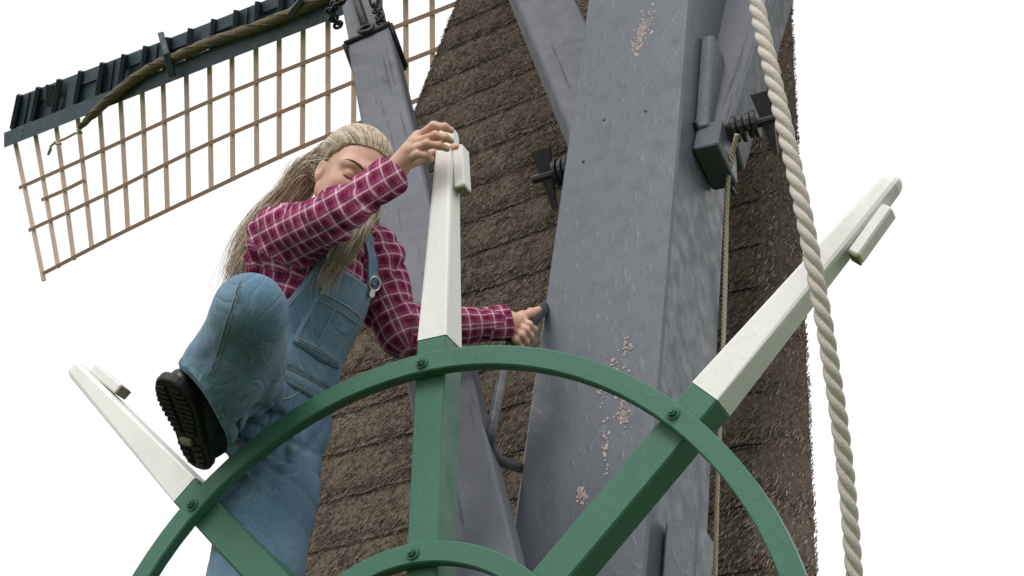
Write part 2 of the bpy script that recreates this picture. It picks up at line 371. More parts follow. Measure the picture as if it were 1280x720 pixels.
# upper braces clamped to the pole's flanks
def h_at(u, w, y):
    hs = np.linspace(-1, 5, 3000); P_ = pole_pt(u, w, 0) + PD * hs[:, None]; py = 360 - FPX * ((P_ - CAM) @ U) / ((P_ - CAM) @ F); return hs[np.argmin(abs(py - y))]
ur = PW / 2
sh = h_at(-ur, .2, 200)
sb0 = pole_pt(-ur + .045, .21, sh); sb1 = at(676, 0, 5.9)
brace('upper_brace', sb0, sb1, A * .9 + N * .2, .20, .18, ext0=.04, ext1=4.2)
th = h_at(ur, .2, 178)
tb0 = pole_pt(ur + .0, .24, th); tb1 = at(946, 0, 5.6)
brace('upper_brace', tb0, tb1, A * .85 - ZV * .3 - N * .1, .19, .18, ext0=.02, ext1=4.2)
# chocks beside the pole
def chock(u, w, h0, h1, th, dp, out, mat='grey'):
    b = MB(); p = pole_pt(u, w, h0); p2 = pole_pt(u, w, h1); b.beam(p, p2, A, th, dp, ch=.006); return b.build('chock', M[mat], tail)
chock(ur + .022, .16, h_at(ur, .16, 176), h_at(ur, .16, 62), .044, .11, 1)
cm = MB(); hA, hB = h_at(ur + .06, .22, 214), h_at(ur + .06, .22, 176)
cm.beam(pole_pt(ur + .042, .19, hA), pole_pt(ur + .042, .19, hB), A, .08, .19, .08, .14, ch=.006); cm.build('chock', M['grey'], tail)
im = MB(); im.beam(pole_pt(ur + .004, .09, hB + .01), pole_pt(ur + .07, .30, hA - .05), A, .012, .014, ch=.002); im.build('iron_strap', M['iron'], tail)
chock(ur + .05, .14, h_at(ur, .14, 790), h_at(ur, .14, 668), .085, .12, 1)
chock(-ur - .016, .18, h_at(-ur, .18, 195), h_at(-ur, .18, 100), .03, .12, -1, 'grey_grain')
# clamp bolts with wing plates
def clamp_bolt(c, ax, updir, flip=1):
    ax = nrm(ax); up = nrm(updir - ax * (np.asarray(updir) @ ax)); sd = np.cross(ax, up)
    b = MB(); b.tube([c, c + ax * .155], [.0155, .0145], 10)
    for q, (s, rr_) in enumerate(((.0, .042), (.022, .046), (.044, .040), (.062, .044))):
        b.tube([c + ax * s, c + ax * (s + .012)], rr_, 14)
    o = b.build('clamp_bolt', M['iron'], tail)
    w = MB(); k = c + ax * .105
    for sgn, L, wa, wb in ((1, .085, .018, .032), (-1, .105, .020, .007)):
        d = nrm(up * sgn + sd * .12 * sgn)
        w.loft([[k + d * (L * t) + x * ax + y * sd for x, y in ((-wd, -.009), (wd, -.009), (wd, .009), (-wd, .009))] for t, wd in ((-.05, wa), (1, wb))])
    w.build('wing_plate', M['iron'], o)
clamp_bolt(pole_pt(-ur - .035, .15, h_at(-ur, .15, 206)), -A * .95 + F * .02 - U * .04, U * 1.0 - X * .22 - F * .1)
clamp_bolt(pole_pt(ur + .10, .18, h_at(ur + .10, .18, 162)), A * .95 + F * .05 + U * .04, U * 1.0 + F * .1)
# nail holes in the pole
for px, py in ((755, 150), (807, 139), (729, 202)):
    hm = MB(); u0 = 0; p = None
    d = at(px, py, 1.0) - CAM; nn = np.cross(A, PD); PB_ = pc - PF * PDp / 2; p = CAM + d * (((PB_ - CAM) @ nn) / (d @ nn)); fr = nn if nn @ F < 0 else -nn
    hm.tube([p + fr * .0025, p - fr * .004], .0045, 8); hm.build('nail_hole', M['iron'], tail)

# paint worn off in patches on the pole's face
def patch_chip(px, py, n, sx, sy, ang=0):
    nn = np.cross(A, PD); fr = nn if nn @ F < 0 else -nn; b = MB(); PB_ = pc - PF * PDp / 2
    for _ in range(n):
        gx, gy = random.gauss(0, sx), random.gauss(0, sy); gx, gy = gx + ang * gy, gy
        d = at(px + gx, py + gy, 1.0) - CAM; p = CAM + d * (((PB_ - CAM) @ nn) / (d @ nn)); r = random.uniform(.0010, .0042) * (1 if random.random() > .12 else 1.8)
        k = 7; rr_ = [r * random.uniform(.5, 1.3) for _ in range(k)]
        ring = [p + fr * .0014 + A * rr_[i] * math.cos(2 * PI * i / k) + PD * rr_[i] * 1.5 * math.sin(2 * PI * i / k) for i in range(k)]
        b.loft([[q - fr * .003 for q in ring], ring])
    return tag(b.build('bare_patch', M['chip'], tail), kind='stuff')
m = NT('bare_primer', .8, .2); m.color(m.mix(m.noise(60, 4), (.36, .27, .25), (.50, .42, .40))); M['chip'] = m.m
patch_chip(803, 38, 150, 4, 14, -.35); patch_chip(764, 472, 95, 6, 15, -.3); patch_chip(780, 520, 60, 4, 9); patch_chip(728, 618, 32, 4, 5); patch_chip(757, 560, 24, 2, 16)
patch_chip(783, 432, 14, 4, 5)

m = NT('end_grain', .9, .1); m.color(m.mix(m.noise(150, 4), (.10, .09, .03), (.36, .32, .22))); M['endgrain'] = m.m
# ------------------------------------------------------------------ capstan wheel
wheel = thing('capstan_wheel', HUB * np.array([1, 1, 0]), 'green and white wooden capstan wheel with flat iron rims in front of the grey pole', 'wheel')
def wp(r, ang, w): return HUB + r * (math.cos(ang) * A + math.sin(ang) * UPW) + NW * w
def ring_band(r0, r1, w0, w1, name, wobble=.0):
    b = MB(); n = 96; rings = []
    for i in range(n):
        t = 2 * PI * i / n; wv = wobble * math.sin(t * 5 + 1) ; c = .003
        rings.append([wp(r0 + wv + c, t, w0), wp(r1 + wv - c, t, w0), wp(r1 + wv, t, w0 + c), wp(r1 + wv, t, w1), wp(r0 + wv, t, w1), wp(r0 + wv, t, w0 + c)])
    b.loft(rings, closed=True); return b.build(name, M['green'], wheel)
RW = .046
ring_band(R - RW, R, -.002, .026, 'rim', .0015)
ring_band(.47 * R - .045, .47 * R, -.002, .026, 'inner_rim')
SPW, SPD = .073, .080; TIP = 1.785 * R; WH = 1.065 * R
for i in range(8):
    t = PI / 4 * i + .0175; ca, sa = math.cos(t), math.sin(t); rad_ = ca * A + sa * UPW; tan_ = -sa * A + ca * UPW
    w0 = .028; c = HUB + NW * (w0 + SPD / 2)
    b = MB(); b.beam(c + rad_ * .06, c + rad_ * WH, tan_, SPW, SPD, ch=.004, segs=5, wob=.0008); sp_ = b.build('spoke', M['green'], wheel)
    # white hand end, tapered and rounded off
    b = MB(); rings = []
    for s, sc in ((0, 1), (.35, .85), (.7, .71), (.93, .60), (.965, .575), (.985, .49), (.997, .34), (1.0, .12)):
        w_, d_ = SPW * sc, SPD * sc; cc = .004 + .012 * s * sc; o = c + rad_ * (WH + (TIP - WH) * s) + NW * (.0)
        a_, b_ = w_ / 2, d_ / 2; cc = min(cc, a_ * .75)
        rings.append([o + tan_ * x + NW * y for x, y in ((-a_, -b_ + cc), (-a_ + cc * .3, -b_ + cc * .3), (-a_ + cc, -b_), (a_ - cc, -b_), (a_ - cc * .3, -b_ + cc * .3), (a_, -b_ + cc), (a_, b_ - cc), (a_ - cc * .3, b_ - cc * .3), (a_ - cc, b_), (-a_ + cc, b_), (-a_ + cc * .3, b_ - cc * .3), (-a_, b_ - cc))])
    b.loft(rings); wh = b.build('white_end', M['white'], sp_)
    # cleat on the leading edge
    s0, s1 = .68, .885; k0, k1 = WH + (TIP - WH) * s0, WH + (TIP - WH) * s1
    off = SPW * .36 + .012
    b = MB(); b.beam(c + rad_ * k0 - tan_ * (off + .006), c + rad_ * k1 - tan_ * (off - .004), tan_, .027, .040, ch=.004); cl = b.build('cleat', M['white'], sp_)
    b = MB(); b.beam(c + rad_ * (k0 - .004) - tan_ * (off + .006), c + rad_ * (k0 + .0015) - tan_ * (off + .006), tan_, .0245, .037, ch=.001); b.build('bare_end_grain', M['endgrain'], sp_) if 'endgrain' in M else None
    # bolts through the rims
    for rr_ in (R - RW / 2, .47 * R - .0225):
        b = MB(); p = wp(rr_, t, -.002) + tan_ * (.004); 
        b.tube([p + NW * .004, p - NW * .004], .015, 16); b.tube([p - NW * .003, p - NW * .013], .0105, 6); b.tube([p - NW * .012, p - NW * .017], .006, 10); b.build('bolt', M['green'], wheel)
b = MB(); b.tube([HUB - NW * .05, HUB - NW * .02, HUB + NW * .16], [.085, .11, .11], 8); b.build('hub', M['green'], wheel)
b = MB(); b.tube([HUB + NW * .14, HUB + NW * .14 + N * .6], .045, 12); b.build('axle', M['iron'], wheel)

# ------------------------------------------------------------------ sail
sail = thing('mill_sail', at(420, 10, 14.2), 'slate blue mill sail with brown lattice and rolled canvas reaching across the white sky', 'sail')
def sd_(x, y=0): return 1.0 / (1 / 17.0 + 3.07e-5 * (x - 50))
def sp2(x, y, dd=0): return at(x, y, sd_(x) + dd)
bars = [(20, 182, 55, 351), (45, 172, 73, 335), (71, 163, 92.5, 325), (98, 153, 115, 312), (125, 141, 136.5, 300), (151, 130, 160, 288), (178, 118, 184, 276), (204, 107, 209.5, 263), (233, 96, 236, 251), (262, 84, 264, 238), (290, 72, 291, 226), (320, 61, 321, 212), (349, 49, 349, 199), (379, 37, 378, 186), (410, 25, 410, 172), (443, 12, 442, 157), (475, 0, 474, 147), (507, -12, 508, 135), (540, -25, 541, 121), (575, -38, 577, 105), (611, -52, 613, 89), (648, -66, 651, 72)]
for x0, y0, x1, y1 in bars:
    b = MB(); p, q = sp2(x0, y0), sp2(x1, y1); d = nrm(q - p)
    b.beam(p - d * .22, q, X, .046, .028, ch=.004); b.build('cross_lath', M['lath'], sail)
def lath_line(pts, dd, w):
    b = MB(); P_ = [sp2(x, y, dd) for x, y in pts]
    P_ = spline(P_, 26); rings = []
    for i in range(len(P_)):
        t = nrm(P_[min(i + 1, 25)] - P_[max(i - 1, 0)]); n_ = nrm(np.cross(t, F)); 
        rings.append([P_[i] + n_ * a * w + F * b_ * .012 for a, b_ in ((-.5, -1), (.5, -1), (.5, 1), (-.5, 1))])
    b.loft(rings); return b.build('long_lath', M['lath2'], sail)
lath_line([(24, 235), (100, 201), (260, 127.5), (427, 60), (556, 10), (700, -48)], -.022, .034)
lath_line([(36, 288), (130, 244), (260, 180), (436, 105), (540, 64), (700, 0)], -.022, .034)
lath_line([(54, 342), (160, 287), (320, 210), (400, 174), (500, 134), (620, 86)], -.022, .036)
lath_line([(52, 250), (80, 238), (106, 225)], -.022, .034)
def yb(x):
    xs, ys = zip(*[(b_[0], b_[1]) for b_ in bars]); return float(np.interp(x, [-10, 7] + [260, 415, 900], [190, 184, 84, 24, -166]))
def yt(x): return float(np.interp(x, [5, 210, 320, 410, 900], [166, 84.5, 36.5, -1, -210]))
b = MB(); rings = []
for x in np.linspace(5, 900, 24):
    lo, hi = yb(x), yt(x); rings.append([sp2(x, lo, -.12), sp2(x, hi, -.12), sp2(x, hi, .14) , sp2(x, lo - 4, .14)])
b.loft(rings); b.build('sail_stock', M['navy_light'], sail)
# wind boards between battens
bx = [24, 48, 74, 101, 128, 155, 182, 210, 238, 267, 295, 322, 352, 383, 414, 447, 480]
def tb(x): return float(np.interp(x, [22, 200, 320, 480], [121, 52.5, 5, -58]))
def lean(x): return float(np.interp(x, [20, 300], [8, 2]))
for i in range(len(bx) - 1):
    xa, xb = bx[i] - 1, bx[i + 1] - 1
    mid = [xa, xb] if i % 2 else [xa, (xa * .45 + xb * .55), xb]
    for j in range(len(mid) - 1):
        b = MB(); g = .0; x0, x1 = mid[j] - .5, mid[j + 1] + .5; dd = .05 + .035 * ((i + j) % 3)
        split = .62 if (i % 2) else 1.0
        def quad(t0, t1, dd):
            c = []
            for x, t in ((x0, t0), (x1, t0), (x1, t1), (x0, t1)):
                c.append((x + (-lean(x)) * (1 - t) + 0, (yt(x) + 3) * (1 - t) + tb(x) * t))
            b.loft([[sp2(x, y, dd) for x, y in c], [sp2(x, y, dd + .03) for x, y in c]])
        quad(0, split, dd)
        if split < 1: quad(split - .04, 1, dd - .045)
        b.build('wind_board', M['navy_light'], sail)
for x in bx:
    b = MB(); p = sp2(x - lean(x), yt(x) + 2, 0.0); q = sp2(x + 1, tb(x) - 2, 0.0); b.beam(p, q, X, .05, .10, ch=.006); b.build('batten', M['navy'], sail)
# rolled canvas lashed along the stock
b = MB(); cp = spline([sp2(x, y, -.20) for x, y in ((99, 160), (112, 147), (135, 125), (170, 97), (200, 79), (222, 70), (262, 53), (310, 37), (350, 22), (392, 3), (450, -22))], 60)
b.tube(cp, [.022 + .026 * min(1, i / 9) + .005 * math.sin(i * 1.9) for i in range(60)], 10); b.build('rolled_canvas', M['canvas'], sail, True)
for ph in (0, 2.1, 4.2):
    b = MB(); pts = []
    for i in range(60):
        t = nrm(cp[min(i + 1, 59)] - cp[max(i - 1, 0)]); n1 = nrm(np.cross(t, F)); n2 = np.cross(t, n1); r_ = .020 + .026 * min(1, i / 9)
        pts.append(cp[i] + r_ * (math.cos(i * .42 + ph) * n1 + math.sin(i * .42 + ph) * n2))
    b.tube(pts, .008, 5); b.build('canvas_fold', M['canvas'], sail, True)
b = MB(); b.tube([sp2(99, 159, -.2), sp2(97, 163, -.24), sp2(102, 166, -.22), sp2(95, 166, -.2), sp2(82, 173, -.16), sp2(74, 176, -.1), sp2(70, 180, -.12), sp2(76, 180, -.14), sp2(70, 177, -.1), sp2(64, 182, -.1), sp2(60, 194, -.1), sp2(64, 186, -.1)], .014, 5); b.build('lashing', M['twine'], sail, True)
b = MB(); b.beam(sp2(201, 42, -.2), sp2(209, 70, -.3), X, .06, .05, ch=.006); b.beam(sp2(208, 66, -.3), sp2(216, 96, -.22), X, .07, .05, ch=.006); b.build('sail_hook', M['navy'], sail)
b = MB(); b.beam(sp2(381, -6, -.3), sp2(361, 19, -.3), X, .05, .04, ch=.006); b.build('sail_peg', M['grey_grain'], sail)
b = MB(); b.beam(sp2(63, 106, -.05), sp2(62, 133, -.05), X, .09, .06, ch=.006); b.build('board_latch', M['iron'], sail)
b = MB(); b.tube([at(900, -188, 11.7), c0 + ZV * .8 + N * 1.2], .22, 12); b.build('wind_shaft', M['navy'], sail)
# fixing bolts at the sail's tip
for x, y in ((27, 162), (26, 169)):
    b = MB(); p = sp2(x, y, -.125); b.tube([p, p - F * .012], .012, 8); b.build('bolt_head', M['metal'], sail)

# ------------------------------------------------------------------ chains by the long brace
def chain(name, pts, label, n):
    t = thing(name, pts[-1], label, 'chain', 'chains on the banded brace'); P_ = spline(pts, n)
    for i in range(n - 1):
        c = (P_[i] + P_[i + 1]) / 2; d = nrm(P_[i + 1] - P_[i]); L = np.linalg.norm(P_[i + 1] - P_[i])
        s_ = nrm(np.cross(d, F)); s_ = s_ if i % 2 == 0 else nrm(s_ * .35 + np.cross(d, s_) * .94)
        b = MB(); b.tube([c + d * (L * .72) * math.cos(q) + s_ * .016 * math.sin(q) for q in np.linspace(0, 2 * PI, 13)[:-1]], .0062, 6, closed=True); b.build('chain_link', M['iron'], t, True)
chain('iron_chain', [at(434, -60, 5.75), at(428, -4, 5.8), at(418, 6, 5.84), at(413, 14, 5.86), at(418, 24, 5.88), at(424, 33, 5.93)], 'black iron chain looped on the sail side of the banded brace', 12)
chain('iron_chain', [at(460, -70, 6.2), at(467, 0, 6.2), at(472, 14, 6.18), at(476, 24, 6.15), at(476, 34, 6.15)], 'black iron chain hanging down the thatch side of the banded brace', 11)

# ------------------------------------------------------------------ ropes
def laid_rope(name, pts, rad_, pitch, n, mat, label, kk=8):
    P_ = spline(pts, n); d = np.linalg.norm(np.diff(P_, axis=0), axis=1); L = np.concatenate([[0], np.cumsum(d)])
    ref = nrm(np.cross(P_[1] - P_[0], X)); t_ = thing(name, P_[-1], label, 'rope')
    for s in range(3):
        pts_ = []
        for i in range(n):
            t = nrm(P_[min(i + 1, n - 1)] - P_[max(i - 1, 0)]); r1 = nrm(ref - t * (ref @ t)); r2 = np.cross(t, r1); a = -2 * PI * L[i] / pitch + s * 2.0944
            pts_.append(P_[i] + rad_ * .52 * (math.cos(a) * r1 + math.sin(a) * r2))
        b = MB(); b.tube(pts_, rad_ * .56, kk); b.build('strand', M[mat], t_, True)
laid_rope('hanging_rope', [at(905, -230, 3.45), at(945, 0, 3.2), at(968, 104, 3.1), at(990, 200, 3.03), at(1011, 300, 2.98), at(1036, 440, 2.95), at(1058, 600, 2.95), at(1072, 800, 2.95), at(1080, 1100, 2.95)], .0158, .105, 300, 'rope', 'thick twisted off-white rope hanging down beside the pole', 10)
laid_rope('thin_cord', [at(921, 168, 4.78), at(914, 200, 4.8), at(909, 245, 4.8), at(907, 330, 4.75), at(904, 430, 4.65), at(897, 600, 4.45), at(893, 760, 4.3)], .0075, .040, 200, 'twine', 'thin pale cord hanging from the black bolt on the right of the pole', 6)

# ------------------------------------------------------------------ crank lever in the left hand
crank = thing('iron_crank', at(655, 585, 4.15), 'bent dark steel crank lever held in one hand beside the grey pole', 'crank')
b = MB(); b.tube(spline([at(672, 593, 4.25), at(650, 585, 4.14), at(628, 577, 3.93), at(613, 560, 3.84), at(616, 530, 3.84), at(624, 490, 3.92), at(631, 455, 4.0), at(637, 433, 4.06), at(645, 421, 4.085)], 40), .0135, 12); b.build('crank_arm', M['steel'], crank, True)
b = MB(); b.tube(spline([at(643, 423, 4.083), at(658, 407, 4.14), at(677, 389, 4.38), at(698, 370, 4.74)], 16), .0165, 12); b.build('crank_grip', M['iron'], crank, True)
#PERSON#
# ------------------------------------------------------------------ distance-field modelling for the figure
class Grid:
    def __init__(s, pts, pad, h):
        P_ = np.array(pts); s.lo = P_.min(0) - pad; s.h = h; s.n = np.ceil((P_.max(0) + pad - s.lo) / h).astype(int) + 1
        s.ax = [(s.lo[i] + h * np.arange(s.n[i])).astype(np.float32) for i in range(3)]
        s.d = np.full(tuple(s.n), .12, np.float32)
    def sub(s, lo, hi):
        sl_ = []
        for i in range(3):
            a = int(max(0, math.floor((lo[i] - s.lo[i]) / s.h))); b_ = int(min(s.n[i], math.ceil((hi[i] - s.lo[i]) / s.h) + 1)); sl_.append(slice(a, max(a, b_)))
        return tuple(sl_)
    def pts(s, sl_): return np.stack(np.meshgrid(*[s.ax[i][sl_[i]] for i in range(3)], indexing='ij'), -1)
    def apply(s, fn, lo, hi, k, op='u'):
        sl_ = s.sub(lo, hi)
        if any(q.stop <= q.start for q in sl_): return
        P_ = s.pts(sl_); v = fn(P_).astype(np.float32); o = s.d[sl_]
        if op == 'u': s.d[sl_] = smin(o, v, k)
        elif op == 's': s.d[sl_] = -smin(-o, v, k)
        elif op == 'i': s.d[sl_] = -smin(-o, -v, k)
        elif op == 'a': s.d[sl_] = o + v
    def cone(s, a, b_, ra, rb, k=.02, op='u'):
        a, b_ = np.asarray(a, float), np.asarray(b_, float); m_ = max(ra, rb) + k + .03
        s.apply(lambda P_: cone(P_, a, b_, ra, rb), np.minimum(a, b_) - m_, np.maximum(a, b_) + m_, k, op)
    def chain(s, pts, rs, k=.02):
        for i in range(len(pts) - 1): s.cone(pts[i], pts[i + 1], rs[i], rs[i + 1], k)
    def ell(s, c, fr, rad_, k=.02, op='u'):
        c = np.asarray(c, float); m_ = max(rad_) + k + .03
        s.apply(lambda P_: ell(P_, c, fr, rad_), c - m_, c + m_, k, op)
    def all(s, fn, op, k=.001): s.apply(fn, s.lo - 1, s.lo + s.n * s.h + 1, k, op)
    def mesh(s): return nets(s.d, s.lo, s.h)
def smin(a, b_, k):
    if k <= 0: return np.minimum(a, b_)
    h = np.clip(.5 + .5 * (b_ - a) / k, 0, 1); return b_ * (1 - h) + a * h - k * h * (1 - h)
def cone(P_, a, b_, ra, rb):
    ab = (b_ - a).astype(np.float32); pa = P_ - a.astype(np.float32); t = np.clip((pa @ ab) / float(ab @ ab), 0, 1)
    return np.sqrt(((pa - t[..., None] * ab) ** 2).sum(-1)) - (ra + (rb - ra) * t)
def ell(P_, c, fr, rad_):
    q = (P_ - c.astype(np.float32)) @ np.array(fr, np.float32).T / np.array(rad_, np.float32)
    l = np.sqrt((q ** 2).sum(-1)); l2 = np.sqrt(((q / np.array(rad_, np.float32)) ** 2).sum(-1)) + 1e-6
    return l * (l - 1) / l2
def nets(D, lo, h):                                  # surface nets
    s = (D < 0); n = np.array(D.shape)
    c = np.zeros(tuple(n - 1), np.int8)
    for i in (0, 1):
        for j in (0, 1):
            for k in (0, 1): c += s[i:n[0] - 1 + i, j:n[1] - 1 + j, k:n[2] - 1 + k]
    act = (c > 0) & (c < 8); ids = np.full(act.shape, -1, np.int64); I = np.argwhere(act); ids[act] = np.arange(len(I))
    acc = np.zeros((len(I), 3)); cnt = np.zeros(len(I))
    corners = [(i, j, k) for i in (0, 1) for j in (0, 1) for k in (0, 1)]
    val = {q: D[I[:, 0] + q[0], I[:, 1] + q[1], I[:, 2] + q[2]] for q in corners}
    for q in corners:
        for ax in range(3):
            if q[ax] == 0:
                r_ = list(q); r_[ax] = 1; r_ = tuple(r_); a, b_ = val[q], val[r_]; x = (a < 0) != (b_ < 0)
                t = np.where(x, a / np.where(x, a - b_, 1), 0)
                p = np.tile(np.array(q, float), (len(I), 1)); p[:, ax] += t; acc[x] += p[x]; cnt[x] += 1
    V = lo + h * (I + acc / cnt[:, None]); faces = []
    for ax in range(3):
        a1, a2 = (ax + 1) % 3, (ax + 2) % 3
        sh = [slice(None)] * 3; sh2 = [slice(None)] * 3; sh[ax] = slice(0, -1); sh2[ax] = slice(1, None)
        x = s[tuple(sh)] != s[tuple(sh2)]; E_ = np.argwhere(x); E_ = E_[(E_[:, a1] > 0) & (E_[:, a2] > 0) & (E_[:, a1] < n[a1] - 1) & (E_[:, a2] < n[a2] - 1)]
        neg = s[E_[:, 0], E_[:, 1], E_[:, 2]]; q = []
        for d1, d2 in ((0, 0), (1, 0), (1, 1), (0, 1)):
            e = E_.copy(); e[:, a1] -= d1; e[:, a2] -= d2; q.append(ids[e[:, 0], e[:, 1], e[:, 2]])
        q = np.stack(q, -1); q[~neg] = q[~neg][:, ::-1]; faces.append(q)
    Fq = np.concatenate(faces); Fq = Fq[(Fq >= 0).all(1)]
    return V, Fq
def chain_coord(V, pts, offs, ref):                  # cloth coordinates along and around a limb
    best = np.full(len(V), 9.0); out = np.zeros((len(V), 3)); L = offs
    for i in range(len(pts) - 1):
        a, b_ = np.asarray(pts[i], float), np.asarray(pts[i + 1], float); ab = b_ - a; l = np.linalg.norm(ab); t = ((V - a) @ ab) / (l * l); tc = np.clip(t, 0, 1)
        r_ = V - a - tc[:, None] * ab; dd = np.linalg.norm(r_, axis=1); d_ = ab / l; r1 = nrm(ref - d_ * (ref @ d_)); r2 = np.cross(d_, r1)
        m_ = dd < best; best[m_] = dd[m_]; out[m_, 0] = (L + np.where((t < 0) & (i > 0), 0, t) * l)[m_]; out[m_, 1] = (np.arctan2(r_ @ r2, r_ @ r1) * .062)[m_]; L += l
    return out, best

# joints (her own left and right)
HIPC = at(330, 505, 3.80); NECK = at(411, 288, 3.93)
RSH, LSH = at(355, 301, 3.82), at(462, 324, 4.05)
REL, RWR = at(416, 271, 3.62), at(489, 221, 3.745)
LEL, LWR = at(503, 414, 3.96), at(634, 404, 4.075)
RHIP, RKN, RAN = at(302, 505, 3.74), at(313, 388, 3.36), at(250, 524, 3.55)
LHIP = at(352, 530, 3.82); LKN = LHIP + np.array([-.02, -.10, -.40]); LAN = LKN + np.array([-.03, -.10, -.37])
TU = nrm(NECK - HIPC); TS = LSH - RSH; TS = nrm(TS - TU * (TS @ TU)); TF = np.cross(TS, TU); TF = -TF if TF @ F > 0 else TF
TL = np.linalg.norm(NECK - HIPC)
person = thing('person', LAN * np.array([1, 1, 0]), 'young person with long fair hair in plaid shirt and denim overalls climbing the capstan wheel', 'person')

def torso(P_, infl=0.0):
    q = P_ - HIPC.astype(np.float32); s_ = q @ TU.astype(np.float32); x = q @ TS.astype(np.float32); y = q @ TF.astype(np.float32)
    kn = np.array([-.12, -.03, .06, .16, .28, .36, .42, .47]) ; hw = np.interp(s_, kn, [.145, .165, .160, .142, .158, .172, .150, .085]) + infl; hd = np.interp(s_, kn, [.10, .118, .112, .104, .122, .118, .098, .07]) + infl
    l = np.sqrt((x / hw) ** 2 + (y / hd) ** 2); d = (l - 1) * np.minimum(hw, hd)
    cap_ = np.maximum(s_ - TL - .02, -.13 - s_)
    return np.maximum(d, cap_).astype(np.float32)
def folds(P_, seed, amp, freq, dirn, stretch=.25):
    r_ = np.random.default_rng(seed); d = nrm(dirn); out = np.zeros(P_.shape[:-1], np.float32)
    for i in range(5):
        k = nrm(d + r_.normal(0, .38, 3)) * freq * r_.uniform(.6, 1.5); w = nrm(r_.normal(0, 1, 3)) * freq * .45
        ph = r_.uniform(0, 6.28, 2); wv = np.sin(P_ @ w.astype(np.float32) + ph[1])
        out += (1 - np.abs(np.sin(.5 * (P_ @ k.astype(np.float32)) + ph[0] + 1.1 * wv))) ** 2.2 * (.5 + .5 * np.sin(P_ @ (w * .7).astype(np.float32) + ph[0]))
    return (-amp * out / 2.0).astype(np.float32)
def dents(P_, seed, amp, freq, dirn): return (-folds(P_, seed, amp, freq, dirn)).astype(np.float32)
def bbox(c, r_): c = np.asarray(c); return c - r_, c + r_

# ---- shirt
g = Grid([RSH, LSH, HIPC, REL, RWR, LEL, LWR, NECK], .17, .0055)
g.all(lambda P_: torso(P_, .010), 'u', 0)
g.all(lambda P_: (HIPC + TU * .10 - P_) @ TU.astype(np.float32), 'i', .004)          # tucked into the waist
g.chain([NECK - TU * .06, RSH, REL], [.07, .079, .060], .05); g.chain([REL, RWR - nrm(RWR - REL) * .01], [.058, .044], .03)
g.chain([NECK - TU * .06, LSH, LEL], [.07, .079, .062], .05); g.chain([LEL, LWR - nrm(LWR - LEL) * .012], [.060, .044], .03)
g.ell(at(448, 258, 3.68), [X, U, F], (.040, .034, .03), .03)                        # slack cloth under the forearm
g.ell((LEL + LSH) / 2 + U * -.03, [X, U, F], (.05, .07, .05), .04)
g.cone(NECK - TU * .035 + TF * .02, NECK + TU * .03 + TF * .015, .075, .066, .02)   # collar stand
for a, b_, sd2 in ((RSH, RWR, 3), (LSH, LWR, 5), (HIPC + TU * .12, NECK - TU * .05, 9)):
    dr = nrm(b_ - a)
    g.apply(lambda P_: dents(P_, sd2, .017 if sd2 < 9 else .008, 74, dr), np.minimum(a, b_) - .13, np.maximum(a, b_) + .13, 0, 'a')
for a, b_, s_, r_ in ((REL, RWR, -.002, .030), (LEL, LWR, -.002, .029)):            # hollow cuffs, cut square
    d_ = nrm(b_ - a); e = b_ + d_ * s_
    g.apply(lambda P_: np.maximum((e - P_) @ d_.astype(np.float32), cone(P_, e - d_ * .01, e + d_ * .2, .09, .09)) if False else np.maximum(-((P_ - e) @ d_.astype(np.float32)), cone(P_, e, e + d_ * .12, .09, .09)), *bbox(e, .2), 0, 's')
    g.cone(e - d_ * .022, e + d_ * .03, r_, r_ + .004, .003, 's')
g.cone(NECK, NECK + TU * .15, .055, .062, .004, 's')
V, Fq = g.mesh()
ax_ = nrm(RWR - RSH); ay_ = nrm(np.cross(F, ax_)); _, da = chain_coord(V, [RSH - nrm(REL - RSH) * .04, REL, RWR], 0.0, -U)
def rsleeve(P_): return np.stack([(P_ - RSH) @ ax_ * 1.25, (P_ - RSH) @ ay_ * 1.1 + ((P_ - RSH) @ F) * .15, np.zeros(len(P_))], -1)
ca = rsleeve(V); cb2, db = chain_coord(V, [LSH - nrm(LEL - LSH) * .03, LEL, LWR], .012, -F * -1.0)
q = V - HIPC; tcx = np.stack([q @ TU, np.arctan2(q @ TS, q @ TF) * .145, np.zeros(len(V))], -1); dt = np.abs(torso(V.astype(np.float32), .006))
att = tcx.copy(); ra = da < np.where(dt < .012, .0, .2); la = db < np.where(dt < .012, .0, .2)
useR = (da - .07 < dt) & (da <= db); useL = (db - .07 < dt) & (db < da); att[useR] = ca[useR]; att[useL] = cb2[useL]
shirt = mesh_obj('plaid_shirt', V, Fq, M['plaid'], person, True, attrs={'cloth': att})
# turned-back cuff edges and button
def cuff(a, b_, r_, back):
    d_ = nrm(b_ - a); e = b_ - d_ * back; r1 = nrm(np.cross(d_, F)); r2 = np.cross(d_, r1); rings = []
    for t, rr_ in ((-.12, r_ - .016), (.06, r_ + .002), (.25, r_ + .004), (1, r_ + .006), (1.02, r_ + .003), (.5, r_ - .002)):
        rings.append([e + d_ * (.062 * t) + (rr_ * (1 + .05 * math.sin(3 * j * 2 * PI / 28 + 1))) * (math.cos(j * 2 * PI / 28) * r1 + math.sin(j * 2 * PI / 28) * r2) for j in range(28)])
    bb = MB(); bb.loft(rings, cap=False); Vc = np.concatenate(bb.v); cc = rsleeve(Vc) if a is REL else chain_coord(Vc, [a, b_], .03, -U)[0]
    return mesh_obj('cuff', Vc, bb.f, M['plaid'], shirt, True, attrs={'cloth': cc})
cuff(REL, RWR, .044, .062); cuff(LEL, LWR, .041, .064)
